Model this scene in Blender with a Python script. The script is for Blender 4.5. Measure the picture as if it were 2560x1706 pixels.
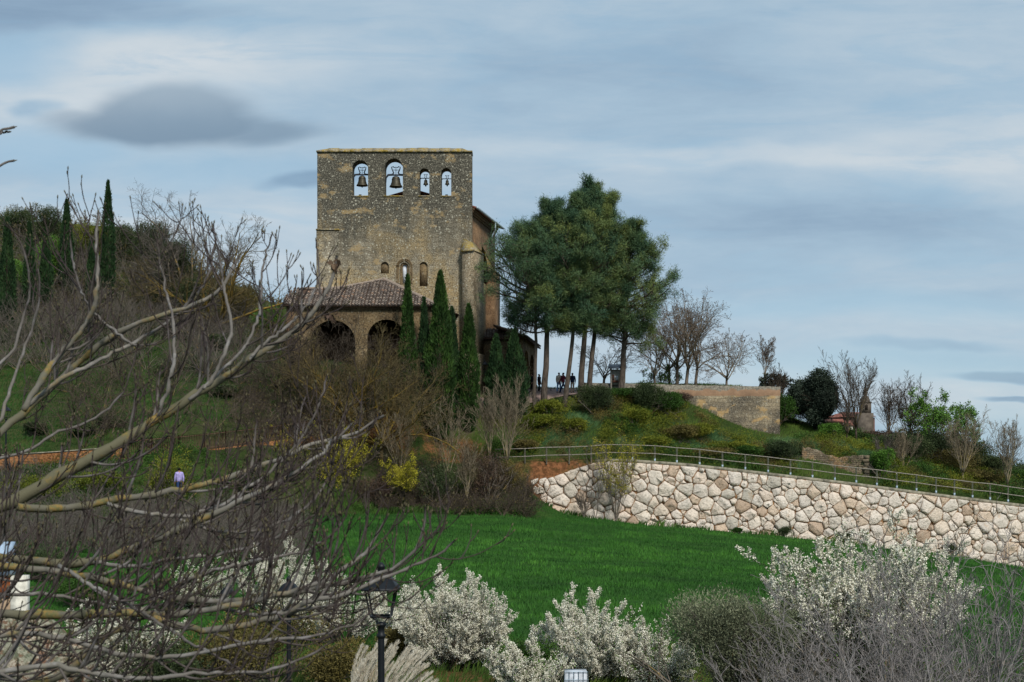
import bpy, math
import numpy as np
for o in list(bpy.data.objects): bpy.data.objects.remove(o)
SC = bpy.context.scene
COL = SC.collection
F = 3555.556          # focal length in photo pixels
R = math.radians
PI = math.pi
# ------------------------------------------------------------------ camera, light, sky
cam = bpy.data.cameras.new("camera"); camo = bpy.data.objects.new("camera", cam); COL.objects.link(camo)
cam.lens = 50; cam.sensor_width = 36; cam.shift_y = 327/2560; cam.clip_start = 0.1; cam.clip_end = 6000
camo.rotation_euler = (R(90), 0, 0)
cam.dof.use_dof = True; cam.dof.focus_distance = 95; cam.dof.aperture_fstop = 7.0
SC.camera = camo
SC.view_settings.view_transform = 'Standard'; SC.view_settings.look = 'None'
SC.view_settings.exposure = 0.42; SC.view_settings.gamma = 1
SUN_AZ = 156; SUN_EL = 44    # azimuth from +Y (north) clockwise
sl = bpy.data.lights.new("sun", 'SUN'); sl.energy = 2.5; sl.angle = R(9); sl.color = (1, .965, .90)
so = bpy.data.objects.new("sun", sl); COL.objects.link(so)
so.rotation_euler = (R(90-SUN_EL), 0, R(180-SUN_AZ))
so.location = (30, -30, 60)

def lin(h):
    h = h.lstrip('#'); c = [int(h[i:i+2], 16)/255 for i in (0, 2, 4)]
    return tuple((x/12.92 if x <= .04045 else ((x+.055)/1.055)**2.4) for x in c)+(1,)

class NT:
    def __init__(s, tree): s.t = tree; s.n = tree.nodes; s.l = tree.links
    def new(s, ty, **k):
        n = s.n.new(ty)
        for a, b in k.items():
            if a == 'ins':
                for i, v in b.items():
                    if isinstance(v, bpy.types.NodeSocket): s.l.new(v, n.inputs[i])
                    else: n.inputs[i].default_value = v
            else: setattr(n, a, b)
        return n
    def math(s, op, a, b=0.0, c=None, clamp=False):
        n = s.new('ShaderNodeMath', operation=op, use_clamp=clamp)
        for i, v in enumerate((a, b) if c is None else (a, b, c)):
            if isinstance(v, bpy.types.NodeSocket): s.l.new(v, n.inputs[i])
            else: n.inputs[i].default_value = v
        return n.outputs[0]
    def noise(s, vec, scale, detail=4, rough=.55, dist=0.0, w=None):
        n = s.new('ShaderNodeTexNoise', ins={'Scale': scale, 'Detail': detail, 'Roughness': rough, 'Distortion': dist})
        if vec is not None: s.l.new(vec, n.inputs['Vector'])
        return n.outputs['Fac']
    def ss(s, x, a, b):
        n = s.new('ShaderNodeMapRange', interpolation_type='SMOOTHSTEP', ins={'From Min': a, 'From Max': b})
        s.l.new(x, n.inputs['Value']); return n.outputs[0]
    def mix(s, f, a, b, mode='MIX'):
        n = s.new('ShaderNodeMix', data_type='RGBA', blend_type=mode)
        for i, v in ((0, f), (6, a), (7, b)):
            if isinstance(v, bpy.types.NodeSocket): s.l.new(v, n.inputs[i])
            else: n.inputs[i].default_value = v
        return n.outputs[2]
    def mapping(s, vec, scale=(1,1,1), loc=(0,0,0), rot=(0,0,0)):
        n = s.new('ShaderNodeMapping', ins={'Location': loc, 'Rotation': rot, 'Scale': scale}); s.l.new(vec, n.inputs['Vector']); return n.outputs[0]

w = bpy.data.worlds.new("World"); SC.world = w; w.use_nodes = True
w.cycles.sampling_method = 'MANUAL'; w.cycles.sample_map_resolution = 256
T = NT(w.node_tree); T.n.clear()
sky = T.new('ShaderNodeTexSky', sky_type='NISHITA', sun_disc=False, sun_elevation=R(SUN_EL), sun_rotation=R(SUN_AZ), altitude=500, air_density=1.0, dust_density=1.5)
bg1 = T.new('ShaderNodeBackground', ins={'Color': sky.outputs[0], 'Strength': .10})
tc = T.new('ShaderNodeTexCoord'); sep = T.new('ShaderNodeSeparateXYZ'); T.l.new(tc.outputs['Generated'], sep.inputs[0])
X, Y, Z = sep.outputs
# clouds are laid out by direction (tangent of azimuth, tangent of elevation)
ya = T.math('MAXIMUM', T.math('ABSOLUTE', Y), .12)
U = T.math('DIVIDE', X, ya); V = T.math('DIVIDE', Z, ya)
uv = T.new('ShaderNodeCombineXYZ', ins={0: U, 1: V}).outputs[0]
warp = T.new('ShaderNodeTexNoise', ins={'Scale': 5.0, 'Detail': 4.0, 'Roughness': .6}); T.l.new(T.mapping(uv, (1, 2.2, 1)), warp.inputs['Vector'])
wc = T.new('ShaderNodeVectorMath', operation='MULTIPLY_ADD', ins={0: warp.outputs['Color'], 1: (.12, .045, 0), 2: uv}).outputs[0]
uvw = T.new('ShaderNodeVectorMath', operation='SUBTRACT', ins={0: wc, 1: (.06, .0225, 0)}).outputs[0]
def bump(cx, cy, rx, ry, soft=1.0, vec=None):
    m = T.mapping(vec or uvw, (F/rx, F/ry, 0), (-(cx-1280)/rx, -(1180-cy)/ry, 0))
    l = T.new('ShaderNodeVectorMath', operation='LENGTH', ins={0: m}).outputs['Value']
    return T.ss(l, 1.0+soft*.5, 1.0-soft*.5)
n1 = T.noise(T.mapping(uv, (2.2, 9, 1)), 1.6, 7, .55, .4)
n2 = T.noise(T.mapping(uv, (3, 16, 1), (4, 2, 0), (0, 0, R(3))), 2.2, 8, .6, .6)
n3 = T.noise(T.mapping(uv, (9, 30, 1), (1, 7, 0), (0, 0, R(-4))), 2.0, 6, .65, .3)
def add(*xs):
    r = xs[0]
    for x in xs[1:]: r = T.math('ADD', r, x)
    return r
def sc(x, k): return T.math('MULTIPLY', x, k)
# brightness field of the cloud layer
b = add(sc(n1, .55), sc(n2, .34), sc(n3, .2), -.05)
for (cx, cy, rx, ry, s, k) in ((200, 190, 420, 130, 1.5, .28), (620, 120, 500, 60, 1.6, .16), (1750, 385, 620, 26, 1.6, .22), (350, 610, 620, 120, 1.4, .20),
        (2450, 330, 420, 260, 1.8, .16), (2350, 830, 420, 50, 1.4, .20), (2150, 960, 330, 40, 1.5, .16), (900, 520, 300, 60, 1.6, .06), (1500, 900, 500, 90, 1.8, .10), (2530, 1010, 260, 60, 1.5, .2),
        (110, 20, 330, 70, 1.4, -.36), (1500, 190, 950, 110, 1.8, -.10), (2400, 560, 520, 75, 1.7, -.20), (1850, 520, 500, 60, 1.8, -.12), (755, 458, 90, 20, 1.2, -.42), (90, 262, 70, 26, 1.3, -.32), (2500, 945, 150, 13, .9, -.45), (2545, 1012, 90, 9, .8, -.5), (2290, 870, 160, 12, 1.2, -.2)):
    b = add(b, sc(bump(cx, cy, rx, ry, s), k))
ramp = T.new('ShaderNodeValToRGB'); T.l.new(b, ramp.inputs[0])
cr = ramp.color_ramp; cr.elements[0].position = .0; cr.elements[0].color = lin('#7590ad')
cr.elements[1].position = 1; cr.elements[1].color = lin('#ccd6e0')
for p, c in ((.25, '#8ba6c1'), (.45, '#9cb7cf'), (.62, '#adc2d5'), (.8, '#bfcdda')):
    e = cr.elements.new(p); e.color = lin(c)
# lenticular cloud: flat base, domed top, long tail to the right
nl = T.noise(uv, 22, 5, .6)
lv = T.new('ShaderNodeVectorMath', operation='MULTIPLY_ADD', ins={0: warp.outputs['Color'], 1: (.07, .03, 0), 2: uv}).outputs[0]
lv = T.new('ShaderNodeVectorMath', operation='SUBTRACT', ins={0: lv, 1: (.035, .015, 0)}).outputs[0]
lens = bump(440, 282, 200, 74, .6, lv)
for a in ((430, 310, 270, 52, .7, 1), (620, 322, 190, 32, 1.0, .85), (250, 300, 120, 30, 1.1, .7), (420, 352, 150, 18, 1.2, .45)): lens = T.math('MAXIMUM', lens, sc(bump(*a[:5], lv), a[5]))
lcol = T.mix(T.ss(add(V, sc(nl, .012)), .238, .284), lin('#6f88a1'), lin('#93a8bc'))
c = T.mix(T.math('MULTIPLY', lens, .86), ramp.outputs[0], lcol)
# blue gaps
gap = T.math('MULTIPLY', T.ss(n2, .50, .36), .30)
for (cx, cy, rx, ry, s, k) in ((40, 135, 150, 60, 1.3, .85), (130, 375, 260, 60, 1.3, .7), (560, 415, 300, 40, 1.4, .55), (2130, 770, 560, 36, 1.6, .55), (2250, 915, 420, 45, 1.5, .6), (2480, 1090, 220, 60, 1.4, .5)):
    gap = T.math('MAXIMUM', gap, sc(bump(cx, cy, rx, ry, s), k))
gap = T.math('MULTIPLY', gap, T.math('SUBTRACT', 1.0, lens))
c = T.mix(T.math('MULTIPLY', gap, .7), c, T.mix(T.ss(V, 0.0, .3), lin('#a3c6dc'), lin('#8cb5d2')))
c = T.mix(1.0, c, (.985, .945, .89, 1), 'MULTIPLY')
bg2 = T.new('ShaderNodeBackground', ins={'Color': c, 'Strength': 0.86})
ms = T.new('ShaderNodeMixShader', ins={0: T.math('SUBTRACT', .95, T.math('MULTIPLY', gap, .15))})
T.l.new(bg1.outputs[0], ms.inputs[1]); T.l.new(bg2.outputs[0], ms.inputs[2])
T.l.new(ms.outputs[0], T.new('ShaderNodeOutputWorld').inputs[0])

# ------------------------------------------------------------------ mesh helpers
def W(px, py, y): return np.array([(px-1280)/F*y, y, (1180-py)/F*y])
def WX(px, y): return (px-1280)/F*y
rng = np.random.default_rng(7)

class MB:
    """collects vertices, faces and two per-vertex values: r (random tint) and t (thickness / zone)"""
    def __init__(s): s.v = []; s.q = []; s.t = []; s.n = 0; s.r = []; s.k = []
    def add(s, v, faces, r=.5, k=.5):
        v = np.asarray(v, float).reshape(-1, 3); f = np.asarray(faces, int)
        s.v.append(v)
        s.r.append(np.broadcast_to(np.asarray(r, float), (len(v),))); s.k.append(np.broadcast_to(np.asarray(k, float), (len(v),)))
        if f.size: (s.q if f.shape[1] == 4 else s.t).append(f+s.n)
        s.n += len(v)
    def both(s, v, quads, tris, r=.5, k=.5):
        n0 = s.n; s.add(v, quads, r, k); s.t.append(np.asarray(tris, int)+n0)
    def poly(s, v, r=.5, k=.5):      # one convex polygon as a fan
        n = len(v); s.add(v, [(0, i, i+1) for i in range(1, n-1)], r, k)
    def box(s, x0, x1, y0, y1, z0, z1, r=.5, M=None, k=.5):
        v = np.array([(x0,y0,z0),(x1,y0,z0),(x1,y1,z0),(x0,y1,z0),(x0,y0,z1),(x1,y0,z1),(x1,y1,z1),(x0,y1,z1)], float)
        if M is not None: v = M(v)
        s.add(v, [(3,2,1,0),(4,5,6,7),(0,1,5,4),(1,2,6,5),(2,3,7,6),(3,0,4,7)], r, k)
    def prism(s, foot, z0, z1, r=.5):   # footprint polygon, z0/z1 scalars or per-vertex
        n = len(foot); z0 = np.broadcast_to(z0, n); z1 = np.broadcast_to(z1, n)
        v = [(p[0], p[1], z0[i]) for i, p in enumerate(foot)]+[(p[0], p[1], z1[i]) for i, p in enumerate(foot)]
        q = [(i, (i+1) % n, n+(i+1) % n, n+i) for i in range(n)]
        t = [(n, n+i, n+i+1) for i in range(1, n-1)]+[(0, i+1, i) for i in range(1, n-1)]
        s.both(v, q, t, r)
    def tubes(s, P, Rd, sides=4, cap=True, r=None, k=None):
        P = np.asarray(P, float); Rd = np.asarray(Rd, float)
        if P.ndim == 2: P = P[None]; Rd = np.broadcast_to(Rd, P.shape[:2])
        m, n, _ = P.shape
        if m == 0: return
        tan = np.gradient(P, axis=1); tan /= np.linalg.norm(tan, axis=2, keepdims=True)+1e-9
        ref = np.where(np.abs(tan[:, :1, 2:3]) > .9, np.array([1., 0, 0]), np.array([0, 0, 1.]))
        a = np.cross(tan, np.broadcast_to(ref, tan.shape)); a /= np.linalg.norm(a, axis=2, keepdims=True)+1e-9
        b_ = np.cross(tan, a)
        th = np.arange(sides)/sides*2*PI
        V_ = P[:, :, None, :]+Rd[:, :, None, None]*(a[:, :, None, :]*np.cos(th)[None, None, :, None]+b_[:, :, None, :]*np.sin(th)[None, None, :, None])
        base = (np.arange(m)*n*sides)[:, None, None]
        i = np.arange(n-1)[None, :, None]*sides; j = np.arange(sides)[None, None, :]; j2 = (j+1) % sides
        q = np.stack([base+i+j2, base+i+j, base+i+sides+j, base+i+sides+j2], -1).reshape(-1, 4)
        rr = np.repeat(rng.random(m) if r is None else np.broadcast_to(r, m), n*sides)
        kk = np.repeat(np.clip(Rd.reshape(-1)*(1 if k is None else k), 0, 1), sides)
        s.add(V_.reshape(-1, 3), q, rr, kk)
        if cap:
            n0 = s.n-m*n*sides
            for e, o in ((0, 1), (n-1, 0)):
                st = n0+np.arange(m)*n*sides+e*sides
                if sides == 3: f = np.stack([st, st+1, st+2], -1); s.t.append(f if o == 0 else f[:, ::-1])
                elif sides == 4: f = np.stack([st, st+1, st+2, st+3], -1); s.q.append(f if o == 0 else f[:, ::-1])
                else:
                    for u in range(1, sides-1): s.t.append(np.stack([st, st+u, st+u+1], -1))
    def lathe(s, prof, c=(0, 0, 0), seg=16, r=.5, ax=None, k=.5):
        prof = np.array(prof, float); n = len(prof); th = np.arange(seg)/seg*2*PI
        v = np.stack([prof[:, 0:1]*np.cos(th), prof[:, 0:1]*np.sin(th), np.repeat(prof[:, 1:2], seg, 1)], -1).reshape(-1, 3)+np.array(c)
        q = [(i*seg+j, i*seg+(j+1) % seg, (i+1)*seg+(j+1) % seg, (i+1)*seg+j) for i in range(n-1) for j in range(seg)]
        s.add(v, q, r, k)
    def leaves(s, p, d, L, wd, r, k=.5):
        """rhombus leaves at p (n,3), direction d, length L, width wd"""
        n = len(p)
        if n == 0: return
        d = d/(np.linalg.norm(d, axis=1, keepdims=True)+1e-9)
        a = np.cross(d, rng.normal(size=(n, 3))); a /= np.linalg.norm(a, axis=1, keepdims=True)+1e-9
        L = np.broadcast_to(L, n)[:, None]; wd = np.broadcast_to(wd, n)[:, None]
        v = np.stack([p, p+d*L*.45+a*wd*.5, p+d*L, p+d*L*.45-a*wd*.5], 1).reshape(-1, 3)
        s.add(v, np.arange(n*4).reshape(n, 4), np.repeat(np.broadcast_to(r, n), 4), np.repeat(np.broadcast_to(k, n), 4))
    def blades(s, p, d, L, wd, r, k=.5):
        n = len(p)
        if n == 0: return
        d = d/(np.linalg.norm(d, axis=1, keepdims=True)+1e-9)
        a = np.cross(d, rng.normal(size=(n, 3))); a /= np.linalg.norm(a, axis=1, keepdims=True)+1e-9
        L = np.broadcast_to(L, n)[:, None]; wd = np.broadcast_to(wd, n)[:, None]
        v = np.stack([p-a*wd*.5, p+a*wd*.5, p+d*L], 1).reshape(-1, 3)
        s.add(v, np.arange(n*3).reshape(n, 3), np.repeat(np.broadcast_to(r, n), 3), np.repeat(np.broadcast_to(k, n), 3))
    def mesh(s, name, off=(0, 0, 0), smooth=False):
        v = np.concatenate(s.v)-np.array(off, float)
        q = np.concatenate(s.q) if s.q else np.zeros((0, 4), int); t = np.concatenate(s.t) if s.t else np.zeros((0, 3), int)
        me = bpy.data.meshes.new(name); me.vertices.add(len(v)); me.vertices.foreach_set('co', v.ravel().astype(np.float32))
        nl_ = q.size+t.size; me.loops.add(nl_); me.loops.foreach_set('vertex_index', np.concatenate([q.ravel(), t.ravel()]).astype(np.int32))
        npoly = len(q)+len(t); me.polygons.add(npoly)
        me.polygons.foreach_set('loop_start', np.concatenate([np.arange(len(q))*4, q.size+np.arange(len(t))*3]).astype(np.int32))
        me.update(calc_edges=True)
        for nm, arr in (('tint', s.r), ('thick', s.k)):
            at = me.attributes.new(nm, 'FLOAT', 'POINT'); at.data.foreach_set('value', np.concatenate(arr).astype(np.float32))
        if smooth: me.polygons.foreach_set('use_smooth', np.ones(npoly, bool))
        return me
    def build(s, name, mat, parent=None, smooth=False, off=None):
        if off is None: off = tuple(parent_world(parent)) if parent else (0, 0, 0)
        me = s.mesh(name, off, smooth); me.materials.append(mat)
        o = bpy.data.objects.new(name, me); COL.objects.link(o)
        if parent: o.parent = parent
        return o
def parent_world(p):
    v = np.zeros(3)
    while p is not None: v = v+np.array(p.location); p = p.parent
    return v
def tag(o, label=None, cat=None, group=None, kind=None):
    if label: o['label'] = label
    if cat: o['category'] = cat
    if group: o['group'] = group
    if kind: o['kind'] = kind
    return o
def thing(name, label, cat, loc=(0, 0, 0), group=None):
    o = bpy.data.objects.new(name, None); COL.objects.link(o); o.location = tuple(float(x) for x in loc); o.empty_display_size = .3
    return tag(o, label, cat, group)
def dup(root, loc, rz=0, scale=1, label=None, group=None):
    c = root.copy(); COL.objects.link(c); c.location = tuple(float(x) for x in loc); c.rotation_euler = (0, 0, rz)
    c.scale = (scale,)*3 if np.isscalar(scale) else scale
    if label: c['label'] = label
    if group: c['group'] = group
    for ch in list(root.children):
        d = ch.copy(); COL.objects.link(d); d.parent = c
        for g in list(ch.children):
            e = g.copy(); COL.objects.link(e); e.parent = d
    return c
def unit(v): return v/(np.linalg.norm(v, axis=-1, keepdims=True)+1e-9)

# ------------------------------------------------------------------ materials
MATS = {}
def mat(name, fn, rough=.85, spec=.25, metallic=0.0):
    m = bpy.data.materials.new(name); m.use_nodes = True; t = NT(m.node_tree); t.n.clear()
    bs = t.new('ShaderNodeBsdfPrincipled', ins={'Roughness': rough, 'Metallic': metallic, 'Specular IOR Level': spec})
    t.l.new(bs.outputs[0], t.new('ShaderNodeOutputMaterial').inputs[0])
    t.bs = bs; t.P = t.new('ShaderNodeTexCoord').outputs['Object']
    c = fn(t)
    if isinstance(c, bpy.types.NodeSocket): t.l.new(c, bs.inputs['Base Color'])
    else: bs.inputs['Base Color'].default_value = c
    MATS[name] = m; return m
def attr(t, n): return t.new('ShaderNodeAttribute', attribute_name=n).outputs['Fac']
def ramp(t, f, stops):
    r = t.new('ShaderNodeValToRGB'); t.l.new(f, r.inputs[0]); e = r.color_ramp.elements
    e[0].position, e[0].color = stops[0][0], lin(stops[0][1]); e[1].position, e[1].color = stops[-1][0], lin(stops[-1][1])
    for p, c_ in stops[1:-1]: x = e.new(p); x.color = lin(c_)
    return r.outputs[0]
def bumpn(t, h, strength=.4, dist=.05):
    b_ = t.new('ShaderNodeBump', ins={'Strength': strength, 'Distance': dist, 'Height': h}); t.l.new(b_.outputs[0], t.bs.inputs['Normal'])
def leafmat(name, stops, nscale=.6, trans=False, rough=.7, spec=.15):
    """tint attribute + slow noise through a ramp of leaf colours"""
    def fn(t):
        x = t.math('ADD', t.math('MULTIPLY', attr(t, 'tint'), .65), t.math('MULTIPLY', t.math('SUBTRACT', t.noise(t.P, nscale, 3), .32), 1.0))
        return ramp(t, x, stops)
    return mat(name, fn, rough, spec)
def stonemat(name, base, dark, light, scale=1.0, bscale=(1.7, 2.6), mortar=.35, lichen=.5, patches=None, bmp=.6, grad=None, tan=None):
    """weathered ashlar: courses of blocks, blotches, soot, pale lichen spots"""
    def fn(t):
        P = t.P; geo = t.new('ShaderNodeNewGeometry')
        sp = t.new('ShaderNodeSeparateXYZ', ins={0: P}); nr = t.new('ShaderNodeSeparateXYZ', ins={0: geo.outputs['True Normal']})
        hor = t.mix(t.math('GREATER_THAN', t.math('ABSOLUTE', nr.outputs[0]), .7), t.new('ShaderNodeCombineXYZ', ins={0: sp.outputs[0], 1: sp.outputs[2]}).outputs[0], t.new('ShaderNodeCombineXYZ', ins={0: sp.outputs[1], 1: sp.outputs[2]}).outputs[0])
        wv = t.new('ShaderNodeTexNoise', ins={'Scale': .9, 'Detail': 3.0, 'Vector': P}).outputs['Color']
        hor = t.new('ShaderNodeVectorMath', operation='MULTIPLY_ADD', ins={0: wv, 1: (.16, .09, 0), 2: hor}).outputs[0]
        br = t.new('ShaderNodeTexBrick', ins={'Vector': hor, 'Color1': (0, 0, 0, 1), 'Color2': (1, 1, 1, 1), 'Mortar': (.5, .5, .5, 1), 'Scale': 1.0, 'Mortar Size': .018, 'Mortar Smooth': .35, 'Brick Width': 1/bscale[0], 'Row Height': 1/bscale[1], 'Bias': 0.0})
        big = t.noise(P, .35*scale, 5, .6); med = t.noise(P, 1.6*scale, 6, .65); fin = t.noise(P, 9*scale, 5, .7)
        c_ = t.mix(t.ss(med, .35, .65), lin(base), lin(light))
        c_ = t.mix(t.math('MULTIPLY', br.outputs['Color'], .55), c_, t.mix(.5, c_, lin(base), 'MULTIPLY'))
        c_ = t.mix(t.math('MULTIPLY', t.math('MULTIPLY', br.outputs['Fac'], mortar), t.ss(med, .35, .6)), c_, lin(dark))
        if tan: c_ = t.mix(t.math('MULTIPLY', t.ss(t.math('ADD', t.noise(t.mapping(P, (1, 1, 1.2), (3, 9, 4)), .22, 6, .62), t.math('MULTIPLY', t.ss(sp.outputs[2], 15, 2), .12)), .50, .60), .75), c_, t.mix(t.ss(fin, .4, .6), lin(tan), lin('#c2ab80')))
        f = t.ss(t.math('ADD', big, t.math('MULTIPLY', fin, .35)), .52, .80)
        if grad is not None:
            z0, z1, amt = grad; g = t.math('MULTIPLY', t.ss(sp.outputs[2], z0, z1), amt)
            st = t.noise(t.mapping(P, (2.2, 2.2, .22)), 1.0, 4, .6)
            f = t.ss(t.math('ADD', t.math('ADD', t.math('MULTIPLY', big, .7), t.math('MULTIPLY', fin, .35)), t.math('ADD', g, t.math('MULTIPLY', st, .35))), .70, 1.02)
        c_ = t.mix(f, c_, t.mix(t.ss(fin, .35, .7), lin(dark), t.mix(.4, lin(dark), lin(base))))
        c_ = t.mix(.8, c_, ramp(t, fin, ((.32, '#4a4a48'), (.44, '#a8a8a6'), (.54, '#f0f0f0'), (.66, '#ffffff'))), 'MULTIPLY')
        if patches: c_ = t.mix(t.math('MULTIPLY', t.ss(t.noise(t.mapping(P, (1, 1, 1.6), (7, 3, 1)), .8, 4, .6), .56, .66), .7), c_, lin(patches))
        if lichen > 0:
            vo = t.new('ShaderNodeTexVoronoi', ins={'Vector': P, 'Scale': 3.6, 'Randomness': 1.0}); rad = t.math('MULTIPLY', t.noise(P, 1.1, 2), .42)
            spot = t.math('GREATER_THAN', t.math('MULTIPLY', rad, t.math('GREATER_THAN', t.new('ShaderNodeSeparateColor', ins={0: vo.outputs['Color']}).outputs[0], .45)), vo.outputs['Distance'])
            c_ = t.mix(t.math('MULTIPLY', spot, lichen), c_, lin('#b3ae9c'))
            vo2 = t.new('ShaderNodeTexVoronoi', ins={'Vector': P, 'Scale': 8.5, 'Randomness': 1.0})
            spot2 = t.math('MULTIPLY', t.math('GREATER_THAN', t.math('MULTIPLY', fin, .62), vo2.outputs['Distance']), t.ss(med, .40, .55))
            c_ = t.mix(t.math('MULTIPLY', spot2, lichen*.8), c_, lin('#a9a492'))
        h = t.math('ADD', t.math('MULTIPLY', fin, .6), t.math('ADD', t.math('MULTIPLY', med, .5), t.math('MULTIPLY', br.outputs['Fac'], -.35)))
        bumpn(t, h, bmp, .12)
        return c_
    return mat(name, fn, .95, .1)
# ------------------------------------------------------------------ materials list
facade_m = stonemat('facade_stone', '#958a76', '#57554d', '#ada18b', grad=(7, 19, .46), patches='#a88f66', lichen=.9, tan='#a8906a')
side_m = stonemat('side_stone', '#8a6d52', '#55473a', '#9c8062', lichen=.06, mortar=.2, bmp=.35, bscale=(1.3, 2.6))
butt_m = stonemat('buttress_stone', '#978972', '#504d46', '#ad9c80', grad=(8, 19, .2), lichen=.85)
warm_m = stonemat('warm_stone', '#96805f', '#5c4d3a', '#a8926f', lichen=.2, mortar=.3, bmp=.3, bscale=(1.6, 2.4))
ruin_m = stonemat('ruin_stone', '#9c8d74', '#4c4841', '#b3a386', grad=None, lichen=.3, mortar=.75, bscale=(1.5, 3.2), patches='#a88a5c')
rubble_m = stonemat('rubble_stone', '#a08f76', '#5a4f43', '#b8a78d', lichen=.3, mortar=.9, bscale=(2.6, 6.5), patches='#a5825f', bmp=1)
def capfn(t):
    n = t.noise(t.P, 1.8, 6, .7); n2 = t.noise(t.P, 7, 4, .7)
    c_ = t.mix(t.ss(n, .40, .60), lin('#8a8172'), lin('#98803a')); c_ = t.mix(t.ss(n2, .52, .66), c_, lin('#b5ad98')); c_ = t.mix(t.ss(n2, .45, .3), c_, lin('#5c5140')); bumpn(t, n2, .6, .08); return c_
cap_m = mat('lichen_cap', capfn, .95, .1)
def tilefn(t):
    n = t.noise(t.P, 2.2, 4, .6); c_ = ramp(t, t.math('ADD', t.math('MULTIPLY', attr(t, 'tint'), .6), t.math('MULTIPLY', n, .5)), ((.15, '#3a3330'), (.4, '#685c55'), (.6, '#82756c'), (.78, '#948476'), (.95, '#a1765a')))
    n2 = t.noise(t.P, 12, 4, .7); c_ = t.mix(t.ss(n2, .56, .68), c_, lin('#a59f92')); bumpn(t, n2, .4, .03); return c_
tile_m = mat('roof_tile', tilefn, .9, .15)
def flat(name, h, rough=.8, spec=.2, metallic=0, var=.12, sc_=6):
    def fn(t):
        n = t.noise(t.P, sc_, 4, .6); cc = lin(h); d = tuple(x*(1-var*2) for x in cc[:3])+(1,); l = tuple(min(1, x*(1+var*2)) for x in cc[:3])+(1,)
        return t.mix(t.ss(n, .3, .7), d, l)
    return mat(name, fn, rough, spec, metallic)
bell_m = flat('bell_bronze', '#4b463a', .55, .4, .5); iron_m = flat('black_iron', '#101317', .5, .4, .1); yoke_m = flat('yoke_iron', '#3a3f48', .6, .3, .4)
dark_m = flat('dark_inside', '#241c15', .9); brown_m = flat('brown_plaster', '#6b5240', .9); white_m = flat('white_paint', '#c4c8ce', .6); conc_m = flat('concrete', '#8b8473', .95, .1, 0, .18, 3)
wood_m = flat('grey_wood', '#8f877c', .85, .15, 0, .2, 12); galv_m = flat('galvanised', '#a3b4c0', .5, .4, .4); rust_m = flat('rusty_iron', '#5b3a2e', .85); corten_m = flat('rusty_picket', '#5c4638', .85)
pinkpave_m = flat('pink_paving', '#8f7a72', .95, .1, 0, .12, 2); earth_m = flat('orange_earth', '#a5673c', .95, .1, 0, .25, 2.5)
slab_m = flat('metal_roof', '#7d8794', .5, .4, .3); panel_m = flat('dark_panel', '#252c36', .6); paper_m = flat('poster_paper', '#8e8a80', .8)
brickw_m = stonemat('orange_stone', '#ad7c52', '#7b5334', '#bc8c62', lichen=0, mortar=.8, bscale=(2.4, 6.0), bmp=.6)
redroof_m = flat('red_roof', '#84564a', .9, .1, 0, .2, .6); farstone_m = flat('far_stone', '#5f564d', .95, .1, 0, .15, .4); farwall_m = flat('far_wall', '#6b5049', .95, .1, 0, .15, .4); offwhite_m = flat('offwhite_wall', '#c9c4b6', .85)

# ------------------------------------------------------------------ terrain
def ss(x, a, b):
    t_ = np.clip((x-a)/(b-a), 0, 1); return t_*t_*(3-2*t_)
LP = []; UP = []
def cp(L, px, py, y): p = W(px, py, y); L.append((p[0], y, p[2]))
for a in ((1100,1275,104),(1310,1270,106.5),(1370,1284,106.5),(1466,1298,106.5),(1621,1316,106.5),(1809,1331,106.5),(1989,1346,107),(2240,1374,108),(2450,1398,109),(2560,1424,110),(2800,1450,111),
          (900,1282,100),(700,1290,95),(500,1300,88),(300,1300,80),(0,1290,76),(-300,1290,76)): cp(LP, *a)
for x, y, z in ((0,85,-3.7),(12,85,-4.6),(22,85,-5.4),(35,88,-6.6),(-10,85,-3.3),(0,70,-4.25),(12,70,-4.9),(25,70,-6.2),(-10,70,-4.0),(-22,70,-3.5),(0,55,-4.7),(12,55,-5.3),(22,55,-6.5),(-12,55,-4.6),(-25,55,-4.0),
                (0,42,-5.5),(12,42,-6.0),(-14,42,-5.3),(20,42,-6.5),(0,30,-5.8),(10,30,-5.8),(-10,30,-5.6),(-14,28,-5.0),(0,20,-5.4),(8,20,-5.4),(-8,20,-5.2),(0,12,-4.6),(-8,10,-4.2),(8,10,-4.4),(0,4,-2.6),(0,-2,-1.65),(-12,0,-2),(12,0,-2),(0,-12,-1.5),(-60,0,-3),(60,0,-3),
                (60,60,-8),(60,110,-9),(-60,60,-2),(45,100,-8)): LP.append((x, y, z))
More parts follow.
